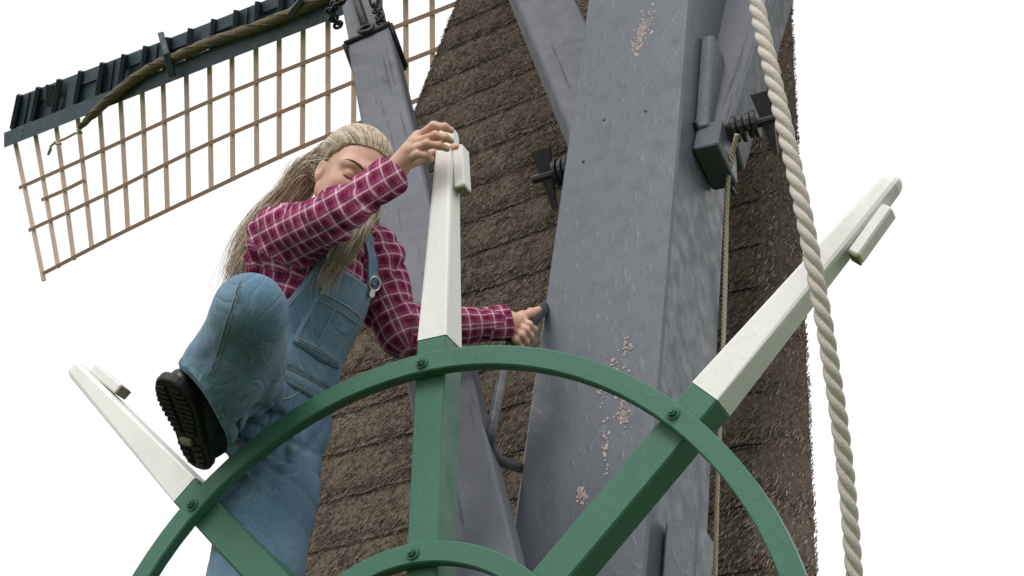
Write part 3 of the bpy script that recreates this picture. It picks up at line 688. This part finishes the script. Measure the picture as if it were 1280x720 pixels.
# collar leaves
for sg in (-1, 1):
    bb = MB(); k0 = NECK + TU * .02 + TF * .075 + TS * sg * .012; k1 = NECK + TU * .045 + TS * sg * .07 + TF * .02; k2 = NECK - TU * .012 + TS * sg * .088 + TF * .055; k3 = NECK - TU * .055 + TS * sg * .045 + TF * .105
    bb.loft([[k0, k1, k2, k3], [p + TF * .006 for p in (k0, k1, k2, k3)]]); mesh_obj('collar_leaf', np.concatenate(bb.v), bb.f, M['plaid'], shirt, attrs={'cloth': np.concatenate(bb.v) - NECK})

# ---- overalls
g = Grid([RHIP, RKN, RAN, LHIP, LKN, LAN, HIPC, HIPC + TU * .2], .16, .0062)
g.all(lambda P_: torso(P_, .018), 'u', 0)
g.all(lambda P_: (P_ - HIPC - TU.astype(np.float32) * .115) @ TU.astype(np.float32), 'i', .004)
def knee_path(a, k_, b_): return [a, a + (k_ - a) * .55, k_, k_ + (b_ - k_) * .55, b_]
HEMN = nrm(-X * .74 - U * .54 - F * .34); HEME = at(252, 500, 3.47)
rl = knee_path(RHIP, RKN, RAN); g.chain(rl, [.106, .090, .073, .087, .100], .03)
g.apply(lambda P_: dents(P_, 21, .011, 52, np.cross(nrm(RAN - RKN), F) + .25 * nrm(RAN - RKN)), np.minimum(RKN, RAN) - .12, np.maximum(RKN, RAN) + .12, 0, 'a')
g.apply(lambda P_: np.maximum(-((P_ - HEME.astype(np.float32)) @ HEMN.astype(np.float32)), cone(P_, HEME - HEMN * .05, HEME + HEMN * .3, .2, .2)), *bbox(HEME, .36), 0, 's')
d_ = nrm(RAN - RKN); g.apply(lambda P_: -((P_ - (RAN - d_ * .005).astype(np.float32)) @ d_.astype(np.float32)), *bbox(RAN + d_ * .09, .17), 0, 's')
g.cone(RAN - d_ * .18, RAN + d_ * .12, .066, .090, .004, 's')
g.all(lambda P_: np.maximum(torso(P_, .018), (P_ - (HIPC + TU * .115).astype(np.float32)) @ TU.astype(np.float32)), 'u', .012)
ll_ = knee_path(LHIP, LKN, LAN); g.chain(ll_, [.116, .113, .106, .106, .112], .02)
g.cone(HIPC - TU * .02, LHIP, .11, .11, .03); g.cone(RHIP, LHIP - ZV * .03, .09, .10, .03)
g.apply(lambda P_: dents(P_, 23, .015, 60, U + .5 * X), HIPC - .18, HIPC + .16, 0, 'a')
g.apply(lambda P_: dents(P_, 29, .012, 44, X * .9 + .35 * U), np.minimum(LHIP, LAN) - .12, np.maximum(LHIP, LAN) + .12, 0, 'a')
d_ = nrm(LAN - LKN)
g.apply(lambda P_: np.maximum(-((P_ - LAN.astype(np.float32)) @ d_.astype(np.float32)), cone(P_, LAN - d_ * .05, LAN + d_ * .2, .16, .16)), *bbox(LAN, .26), 0, 's')
g.cone(LAN - d_ * .16, LAN + d_ * .12, .064, .098, .004, 's')
V, Fq = g.mesh(); overalls = mesh_obj('denim_overalls', V, Fq, M['denim'], person, True)
def surf(fn, o, d, n=60):                              # march onto a cloth surface
    p = np.array(o, float)
    for _ in range(n):
        v = float(fn(p[None].astype(np.float32))[0]); p = p + d * v * .8
        if abs(v) < 4e-4: break
    return p
def on_front(x, s_, infl):                             # point on the chest at (across, up)
    return surf(lambda P_: torso(P_, infl), HIPC + TU * s_ + TS * x + TF * .3, -TF)
def patch(name, quadf, nx, ny, infl, th, mat, parent, smooth=True):
    top = np.array([[on_front(*quadf(i / nx, j / ny), infl + .004) for i in range(nx + 1)] for j in range(ny + 1)])
    nn_ = TF; out = (top + nn_ * th).reshape(-1, 3); inn = (top - nn_ * .004).reshape(-1, 3); k = nx + 1; n0 = len(out); fs = []
    for j in range(ny):
        for i in range(nx):
            a = j * k + i; fs.append((a, a + 1, a + k + 1, a + k)); fs.append((n0 + a, n0 + a + k, n0 + a + k + 1, n0 + a + 1))
    bd = [i for i in range(k)] + [j * k + nx for j in range(1, ny + 1)] + [ny * k + i for i in range(nx - 1, -1, -1)] + [j * k for j in range(ny - 1, 0, -1)]
    for a, b_ in zip(bd, bd[1:] + bd[:1]): fs.append((a, n0 + a, n0 + b_, b_))
    return mesh_obj(name, np.concatenate([out, inn]), fs, M[mat], parent, smooth)
def bibq(i, j):
    s_ = .075 + (.345 - .075) * j; w = np.interp(j, [0, .25, .6, 1], [.150, .140, .118, .098]); return ((i * 2 - 1) * w, s_)
bib = patch('bib', bibq, 22, 22, .012, .004, 'denim', overalls)
def pocq(i, j):
    s_ = .135 + (.272 - .135) * j; w = np.interp(j, [0, 1], [.082, .078]); return ((i * 2 - 1) * w, s_ - (.012 * (1 - abs(i * 2 - 1)) if j < .05 else 0))
pocket = patch('bib_pocket', pocq, 16, 12, .0165, .003, 'denim', bib)
def seam(pts, infl, name, parent, r_=.0014, mat='stitch'):
    path = [on_front(x, s_, infl) + TF * .0032 for x, s_ in pts]; bb = MB(); bb.tube(path, r_, 5); return bb.build(name, M[mat], parent, True)
def edge_pts(qf, side, inset=.0, n=16):
    if side == 't': return [qf(.02 + .96 * i / n, 1 - inset) for i in range(n + 1)]
    if side == 'b': return [qf(.02 + .96 * i / n, inset) for i in range(n + 1)]
    if side == 'l': return [qf(inset, i / n) for i in range(n + 1)]
    return [qf(1 - inset, i / n) for i in range(n + 1)]
seam(edge_pts(bibq, 't', .025), .0165, 'stitching', bib); seam(edge_pts(bibq, 't', .15), .0165, 'stitching', bib, .0010)
seam(edge_pts(bibq, 'l', .02), .0165, 'stitching', bib); seam(edge_pts(bibq, 'r', .02), .0165, 'stitching', bib)
for sd2, ins in (('t', .03), ('t', .17), ('b', .05), ('b', .09), ('l', .03), ('r', .03)): seam(edge_pts(pocq, sd2, ins), .0215, 'stitching', pocket, .0012)
seam([pocq(.36, t) for t in np.linspace(.06, .83, 10)], .0215, 'stitching', pocket, .0012)
# waistband
wb = MB()
for s_, mt, r_ in ((.045, 'denim', 0),):
    rings = []
    for q_ in range(40):
        a = 2 * PI * q_ / 40; dr = math.cos(a) * TS + math.sin(a) * TF; ring = []
        for ss, ii in ((.035, .012), (.040, .020), (.078, .019), (.083, .011)):
            ring.append(surf(lambda P_: torso(P_, ii), HIPC + TU * ss + dr * .3, -dr))
        rings.append(ring)
    wb.loft(rings, closed=True)
waist = wb.build('waistband', M['denim'], overalls, True)
for ss in (.044, .074):
    bb = MB(); bb.tube([surf(lambda P_: torso(P_, .0205), HIPC + TU * ss + (math.cos(a) * TS + math.sin(a) * TF) * .3, -(math.cos(a) * TS + math.sin(a) * TF)) for a in np.linspace(-.3, PI + .3, 30)], .0011, 5); bb.build('stitching', M['stitch'], waist, True)
# front pocket seam on the hip and the inseam lines of the raised leg
def legsurf(o, d, grid=g):
    p = np.array(o, float)
    for _ in range(80):
        i = np.round((p - grid.lo) / grid.h).astype(int)
        if (i < 0).any() or (i >= grid.n).any(): break
        v = float(grid.d[tuple(i)]); 
        if v < .0005: break
        p = p + d * max(v * .7, .0008)
    return p
def cast_seam(pix, d0, name, r_=.0016, n=24):
    P_ = spline([np.array([x, y, 0.]) for x, y in pix], n); path = []
    for x, y, _ in P_:
        o = at(x, y, d0); path.append(legsurf(o, nrm(o - CAM)) - nrm(o - CAM) * .0025)
    bb = MB(); bb.tube(path, r_, 5); return bb.build(name, M['stitch'], overalls, True)
cast_seam([(302, 348), (293, 372), (283, 402), (272, 438), (262, 468)], 3.2, 'leg_seam')
cast_seam([(303, 351), (296, 374), (287, 404), (277, 438), (268, 466)], 3.2, 'leg_seam', .0010)
cast_seam([(383, 466), (380, 482), (368, 494), (352, 500)], 3.45, 'pocket_seam')
# turned hem of the raised leg
dn = HEMN; axp = RAN + nrm(RAN - RKN) * (((HEME - RAN) @ HEMN) / (nrm(RAN - RKN) @ HEMN)); e1_ = nrm(np.cross(dn, F)); e2_ = np.cross(dn, e1_); bb = MB(); rings = []
for j in range(44):
    a = 2 * PI * j / 44; dr = math.cos(a) * e1_ + math.sin(a) * e2_; ring = []
    for back in (.002, .013):
        o = axp - dn * back; ts = np.linspace(.03, .20, 320); pp = o + dr * ts[:, None]; ii = np.round((pp - g.lo) / g.h).astype(int); ii = np.clip(ii, 0, g.n - 1); dv = g.d[ii[:, 0], ii[:, 1], ii[:, 2]]
        ins = np.where(dv < 0)[0]; rr_ = ts[ins[-1]] if len(ins) else .1
        ring.append(o + dr * (rr_ - .006)); ring.append(o + dr * (rr_ + .0012))
    rings.append([ring[0], ring[1], ring[3], ring[2]])
bb.loft(rings, closed=True); bb.build('hem', M['denim_dark'], overalls, False)
# straps with metal buckles
for sg, px in ((-1, -.078), (1, .080)):
    pts_ = []
    for s_ in np.linspace(.345, .47, 12): pts_.append(on_front(px * (1 - .25 * (s_ - .345) / .12), min(s_, TL + .01), .014) + TF * .006 + TU * max(0, s_ - TL))
    tops = pts_[-1]; pts_ += [tops - TF * .05 + TU * .02, tops - TF * .12 + TU * .012]
    P_ = spline(pts_[1:], 24); bb = MB(); bb.loft([[p + TS * a * .017 + TF * b_ * .003 for a, b_ in ((-1, -1), (1, -1), (1, 1), (-1, 1))] for p in P_]); bb.build('strap', M['denim'], overalls)
    c = on_front(px, .333, .02) + TF * .006; bb = MB()
    bb.tube([c + TU * .026 + .019 * math.cos(t) * TS + .017 * math.sin(t) * TU for t in np.linspace(0, 2 * PI, 17)[:-1]], .0028, 6, closed=True); bb.build('buckle', M['metal'], overalls, True)
    bb = MB(); bb.tube([c - TF * .004, c + TF * .005], .0095, 12); bb.build('button', M['metal'], overalls)

# ---- head
HC = at(440, 224, 3.90)
HSC = 1.06
hy, hp, hr = math.radians(25), math.radians(-5), math.radians(22)
hf = nrm(X * math.sin(hy) * math.cos(hp) + U * math.sin(hp) - F * math.cos(hy) * math.cos(hp))
hu0 = nrm(U - hf * (U @ hf)); hs0 = np.cross(hu0, hf); hs0 = hs0 if hs0 @ X > 0 else -hs0      # towards her left
hu = hu0 * math.cos(hr) + hs0 * math.sin(hr); hs = hs0 * math.cos(hr) - hu0 * math.sin(hr)
HF = [hs, hf, hu]
def hp_(x, y, z): return HC + HSC * (hs * x + hf * y + hu * z)
g = Grid([HC, NECK], .16, .0036)
def hell(c, fr, rad_, k=.02, op='u'): g.ell(c, fr, tuple(r_ * HSC for r_ in rad_), k, op)
def hcone(a, b_, ra, rb, k=.02, op='u'): g.cone(a, b_, ra * HSC, rb * HSC, k, op)
hell(hp_(0, -.016, .030), HF, (.074, .094, .088), .01)
hell(hp_(0, .022, -.030), HF, (.058, .066, .080), .04)
hell(hp_(0, .058, -.092), HF, (.022, .022, .018), .03)
for sg in (-1, 1):
    hcone(hp_(sg * .052, .0, -.05), hp_(sg * .018, .062, -.094), .020, .016, .03)             # jaw
    hell(hp_(sg * .040, .058, -.028), HF, (.020, .018, .020), .03)                              # cheek
    hcone(hp_(sg * .012, .081, .022), hp_(sg * .050, .060, .022), .011, .010, .02)              # brow ridge
    hell(hp_(sg * .033, .086, .001), HF, (.017, .013, .011), .015, 's')                         # eye socket
    hell(hp_(sg * .032, .070, .000), HF, (.0145, .0125, .0125), .005)                           # closed lid
    hell(hp_(sg * .0745, -.006, -.010), [hs * .97 + hf * .2 * sg, nrm(hf - hs * .2 * sg), hu], (.009, .017, .028), .006)
    hell(hp_(sg * .086, -.002, -.004), HF, (.009, .010, .017), .006, 's')
    hell(hp_(sg * .010, .090, -.040), HF, (.008, .010, .007), .008)                             # nostril wing
hcone(hp_(0, .082, .010), hp_(0, .103, -.034), .008, .011, .014)
hell(hp_(0, .082, -.060), HF, (.021, .010, .006), .008); hell(hp_(0, .080, -.070), HF, (.018, .010, .006), .008)
hcone(hp_(0, -.025, -.06), NECK - TU * .03, .050, .056, .03)
V1, F1 = g.mesh()
headgrid = g
# ---- hands
def hand(wrist, elbow, palm, fingers, h=.0026, rad_=.0096):
    allp = [wrist] + [p for f_ in fingers for p in f_] + palm
    gg = Grid(allp, .035, h); dd = nrm(elbow - wrist)
    gg.cone(wrist + dd * .06, wrist, .031, .027, .01)
    for p in palm: gg.cone(wrist, p, .0255, .0145, .014)
    for a, b_ in zip(palm[:-1], palm[1:]): gg.cone(a, b_, .0125, .0125, .010)
    for q, f_ in enumerate(fingers):
        n_ = len(f_); rs = [rad_ * 1.18, rad_ * 1.02, rad_ * .92, rad_ * .80] if q < 4 else [rad_ * 1.7, rad_ * 1.3, rad_ * 1.1, rad_ * .92]
        sub = Grid(f_, .03, h); sub.lo = gg.lo.copy(); sub.n = gg.n; sub.ax = gg.ax; sub.d = np.full(tuple(gg.n), .12, np.float32); sub.chain(f_, rs, .004)
        for p in f_[1:-1]: sub.ell(p, [X, U, F], (rs[1] * 1.06,) * 3, .004)
        gg.d = smin(gg.d, sub.d, .0035)
    return gg.mesh()
RP = [at(523, 171, 3.745), at(518, 179, 3.732), at(512, 189, 3.725), at(507, 200, 3.727)]
V2, F2 = hand(RWR, REL, RP, [
    [RP[0], at(542, 157, 3.722), at(556, 159, 3.712), at(564, 163, 3.714)],
    [RP[1], at(544, 169, 3.708), at(557, 172, 3.704), at(564, 176, 3.708)],
    [RP[2], at(533, 180, 3.702), at(549, 182, 3.702), at(559, 186, 3.706)],
    [RP[3], at(522, 193, 3.708), at(533, 194, 3.705), at(539, 199, 3.708)],
    [at(502, 207, 3.765), at(525, 199, 3.800), at(552, 187, 3.805), at(571, 184, 3.775)]])
LP_ = [at(651, 399, 4.085), at(647, 405, 4.082), at(643, 412, 4.08), at(639, 419, 4.08)]
V3, F3 = hand(LWR, LEL, LP_, [
    [LP_[0], at(661, 406, 4.072), at(667, 412, 4.10), at(659, 414, 4.128)],
    [LP_[1], at(657, 413, 4.060), at(663, 420, 4.085), at(655, 422, 4.115)],
    [LP_[2], at(652, 419, 4.052), at(657, 427, 4.075), at(649, 428, 4.105)],
    [LP_[3], at(645, 425, 4.050), at(650, 433, 4.070), at(643, 433, 4.095)],
    [at(641, 400, 4.085), at(653, 395, 4.095), at(664, 391, 4.13), at(673, 387, 4.18)]], rad_=.0098)
# rest of the body beneath the clothes
g = Grid([HIPC, NECK, RHIP, RKN, RAN, LHIP, LKN, LAN, RSH, REL, RWR, LSH, LEL, LWR], .10, .014)
g.all(lambda P_: torso(P_, -.035), 'u', 0)
g.chain([RSH, REL, RWR], [.05, .038, .026], .02); g.chain([LSH, LEL, LWR], [.05, .038, .026], .02)
g.chain([RHIP, RKN, RKN + .5 * (RAN - RKN)], [.045, .040, .034], .02); g.chain([LHIP, LKN, LAN], [.06, .05, .036], .02); g.cone(NECK - TU * .05, NECK, .05, .048, .02)
V4, F4 = g.mesh()
VV = [V1, V2, V3, V4]; FF = []; n0 = 0
for v_, f_ in zip(VV, (F1, F2, F3, F4)): FF.append(f_ + n0); n0 += len(v_)
mesh_obj('body', np.concatenate(VV), np.concatenate(FF), M['skin'], person, True)
def onhead(x, z, y0=.2):
    return legsurf(hp_(x, y0, z), -hf, headgrid)
for sg in (-1, 1):
    bb = MB(); xs = np.linspace(.014 if sg < 0 else .032, .056, 9); path = [onhead(sg * x, .019 + .010 * math.sin((x - .014) / .042 * 2.3), .14) + hf * .0004 for x in xs]
    bb.tube(path, [.0022, .0030, .0034, .0034, .0032, .0028, .0022, .0016, .0008], 6); bb.build('eyebrow', M['brow'], person, True)
    bb = MB(); path = [onhead(sg * x, -.0065 - .0035 * math.sin((x - .018) / .030 * PI), .14) + hf * .0006 for x in np.linspace(.018, .048, 9)]
    bb.tube(path, [.0008, .0014, .0018, .002, .0021, .0021, .002, .0016, .0010], 5); bb.build('eyelashes', M['brow'], person, True)
# ---- hair
flowA = [at(388, 212, 3.98), at(364, 241, 4.00), at(338, 272, 3.99), at(318, 305, 3.97), at(305, 336, 3.95), at(297, 363, 3.93)]
g = Grid([HC], .17, .004)
hell(hp_(0, -.020, .034), HF, (.083, .101, .095), .01)
hell(hp_(0, -.080, .01), HF, (.050, .040, .05), .04)
def face_cut(P_):
    q = (P_ - HC.astype(np.float32)); x = q @ hs.astype(np.float32); y = q @ hf.astype(np.float32); z = q @ hu.astype(np.float32)
    line = np.interp(z, [-.1, -.02, .02, .05, .085, .12, .2], [-.03, -.026, .014, .042, .064, .09, .2]) - np.abs(x) * np.interp(z, [0, .06, .1], [.0, .10, .16])
    return np.maximum(y - line, -.06 - z - (y < -.02) * .05).astype(np.float32)
g.all(face_cut, 'i', .010)
g.all(lambda P_: (.0016 * np.sin(((P_ - HC.astype(np.float32)) @ hs.astype(np.float32)) * 420 + 3 * np.sin(((P_ - HC.astype(np.float32)) @ hf.astype(np.float32)) * 40))).astype(np.float32), 'a')
gg = Grid(flowA + [hp_(0, -.06, .0)], .09, .005)
gg.chain([hp_(-.01, -.075, .01)] + flowA[:5], [.034, .030, .027, .022, .015, .008], .02)

fd = nrm(flowA[4] - flowA[0])
Vm, Fm = gg.mesh()
V, Fq = g.mesh(); Fq = np.concatenate([Fq, Fm + len(V)]); V = np.concatenate([V, Vm]); hairroot = mesh_obj('hair', V, Fq, M['scalp'], person, True)
strands = MB()
def strand(path, r0, r1, k=4):
    n_ = len(path); strands.tube(path, [r0 + (r1 - r0) * (i / (n_ - 1)) ** 1.5 for i in range(n_)], k, cap=False)
cenl = np.array([0, -.020, .034]); radl = np.array([.0845, .1025, .0965])
def skull(u): u = nrm(u); return hp_(*(cenl + u * radl * random.uniform(.99, 1.03)))
gather = nrm(np.array([-.25, -.95, .02]))
flowB = [at(452, 262, 3.86), at(444, 290, 3.76), at(430, 318, 3.735), at(414, 343, 3.725), at(404, 372, 3.73)]
for i in range(3400):
    side = random.uniform(-1, 1); az = side * 1.62                    # along the hairline, temple to temple
    lift = random.uniform(0, .85) if random.random() < .45 else random.uniform(0, .12)
    el = -.02 + .46 * max(0, math.cos(az)) ** .8 + lift
    st = nrm(np.array([math.sin(az) * math.cos(el), math.cos(az) * math.cos(el) * .92, math.sin(el)]))
    ga = nrm(np.array([math.sin(az) * .55 - .12 + random.gauss(0, .10), -.9, .10 + .25 * math.cos(az) - .2 * abs(side) + random.gauss(0, .05)]))
    om = math.acos(max(-1, min(1, st @ ga))); path = []; rj = random.uniform(.985, 1.022)
    for t in np.linspace(0, 1, 9):
        w_ = nrm((math.sin((1 - t) * om) * st + math.sin(t * om) * ga) / max(math.sin(om), 1e-3)); w_ = nrm(w_ + np.array([0, 0, .10 * math.sin(t * PI)]))
        path.append(hp_(*(cenl + w_ * radl * (rj + (.0 if t > .02 else -.06)))))
    strand(spline(path, 12), random.uniform(.0005, .0011), .0006, 3)
clumps = [(random.gauss(0, 1), random.gauss(0, 1), random.uniform(0, 6.3), random.uniform(.6, 1.4)) for _ in range(26)]
for i in range(3600):
    ca_, cb_, ph, wf = clumps[i % 26]; a = ca_ * .85 + random.gauss(0, .38); b_ = cb_ * .85 + random.gauss(0, .38); L = random.uniform(.6, 1.0)
    root = skull(nrm(gather + np.array([random.gauss(-.25, .45), random.gauss(.25, .30), random.gauss(-.1, .40)]))); path = [root]
    for q_, p in enumerate(flowA):
        w_ = .0175 + .0012 * q_; path.append(p + X * (a * w_ + .006 * math.sin(ph + q_ * 1.5 * wf)) + U * (b_ * w_ * .7 + .004 * math.cos(ph + q_ * 1.3)) + F * random.gauss(0, .012))
    n_ = max(4, int(26 * L)); strand(spline(path, 26)[:n_], random.uniform(.0005, .0011), .0003, 3)
for i in range(24):                                                  # flyaway hairs
    a = random.gauss(-.3, .7); path = [skull(nrm(gather + np.array([random.gauss(0, .4), .1, random.gauss(.1, .4)])))]; ph = random.uniform(0, 6.3)
    for q_, p in enumerate(flowA): path.append(p + X * (a * (.010 + .010 * q_) + .008 * math.sin(ph + q_)) + U * random.gauss(0, .012) + F * random.gauss(0, .02))
    strand(spline(path, 26), .0007, .0003, 3)
for i in range(700):
    a = random.gauss(0, 1); path = [hp_(.055 + random.gauss(0, .01), -.02 + random.gauss(0, .015), -.05 + random.gauss(0, .02))]; ph = random.uniform(0, 6.3); L = random.uniform(.5, 1)
    for q_, p in enumerate(flowB): path.append(p + X * (a * (.016 - .001 * q_) + .006 * math.sin(ph + q_ * 1.7)) + F * random.gauss(0, .008) + U * random.gauss(0, .006))
    n_ = max(4, int(24 * L)); strand(spline(path, 24)[:n_], random.uniform(.0005, .0010), .0003, 3)
so_ = strands.build('hair_strands', M['hair'], hairroot, True); tag(so_, kind='stuff')

# ---- boots
def boot(heel, toe, nsole, ankle, shin):
    L = .275; e1 = nrm(toe - heel); ns_ = nrm(nsole - e1 * (nsole @ e1)); lt_ = np.cross(e1, ns_); upd = -ns_
    root = thing('boot', heel, None, None); root.parent = person; root.location = heel - wloc(person)
    st = np.concatenate([[0, .015, .04], np.linspace(.08, .92, 15), [.96, .985, 1]]); hw_ = np.interp(st, [0, .015, .04, .12, .25, .42, .62, .75, .88, .96, .985, 1], [.006, .017, .025, .034, .036, .033, .044, .048, .041, .027, .017, .005])
    def outline(off, z): return [heel + e1 * (L * t + (off * (t - .5) * 2)) + lt_ * (w + off + .006 * math.sin(t * 3)) + upd * z for t, w in zip(st, hw_)] + [heel + e1 * (L * t + (off * (t - .5) * 2)) - lt_ * (w + off - .004 * math.sin(t * 3)) + upd * z for t, w in zip(st[::-1], hw_[::-1])]
    bb = MB(); bb.loft([outline(.002, .004), outline(.004, .008), outline(.004, .026), outline(0, .028)]); bb.build('sole', M['rubber'], root)
    for side in (-1, 1):
        for q_, t in enumerate(list(np.linspace(.06, .27, 4)) + list(np.linspace(.43, .92, 10))):
            w = float(np.interp(t, st, hw_)); bb = MB(); c = heel + e1 * L * t
            sk = .12 * (t - .5)
            bb.beam(c + lt_ * side * .007 + e1 * sk * .02 + upd * .002, c + lt_ * side * (w - .003) - e1 * sk * .06 + upd * .003, e1, .0085, .008, ch=.0015); bb.build('tread_lug', M['rubber'], root)
    bb = MB(); bb.beam(heel + e1 * L * .30 - lt_ * .004, heel + e1 * L * .36 - lt_ * .004, lt_, .030, .012, ch=.002); tag(bb.build('sole_tab', M['labelm'], root), 'small tan tab moulded in the boot sole')
    gg = Grid([heel, toe, ankle, ankle - nrm(shin) * .02], .08, .005)
    gg.cone(heel + e1 * .045 + upd * .055, heel + e1 * .13 + upd * .058, .036, .040, .02); gg.cone(heel + e1 * .13 + upd * .055, heel + e1 * .225 + upd * .045, .042, .034, .02)
    gg.cone(heel + e1 * .05 + upd * .06, ankle - nrm(shin) * .05, .040, .048, .03); gg.cone(heel + e1 * .12 + upd * .075, ankle, .030, .048, .03); gg.cone(ankle, ankle - nrm(shin) * .05, .048, .046, .03)
    gg.all(lambda P_: -((P_ - (heel + upd * .020).astype(np.float32)) @ upd.astype(np.float32)), 'i', .006)
    gg.apply(lambda P_: folds(P_, 41, .006, 90, e1), gg.lo, gg.lo + gg.n * gg.h, 0, 'a')
    V, Fq = gg.mesh(); mesh_obj('upper', V, Fq, M['leather'], root, True)
    for q_ in range(4):
        bb = MB(); c = heel + e1 * (.150 - .018 * q_) + upd * (.088 + .012 * q_); bb.tube([c - lt_ * .024 - upd * .012, c + upd * .004, c + lt_ * .024 - upd * .012], .0026, 6); bb.build('lace', M['rubber'], root, True)
    return root
boot(at(248, 587, 3.585), at(209, 486, 3.42), -X * .46 - U * .34 - F * .80, RAN, RAN - RKN)
lh = LAN + np.array([0.0, .07, -.10]); boot(lh, lh + np.array([.02, -.26, 0]), -ZV, LAN, LAN - LKN)
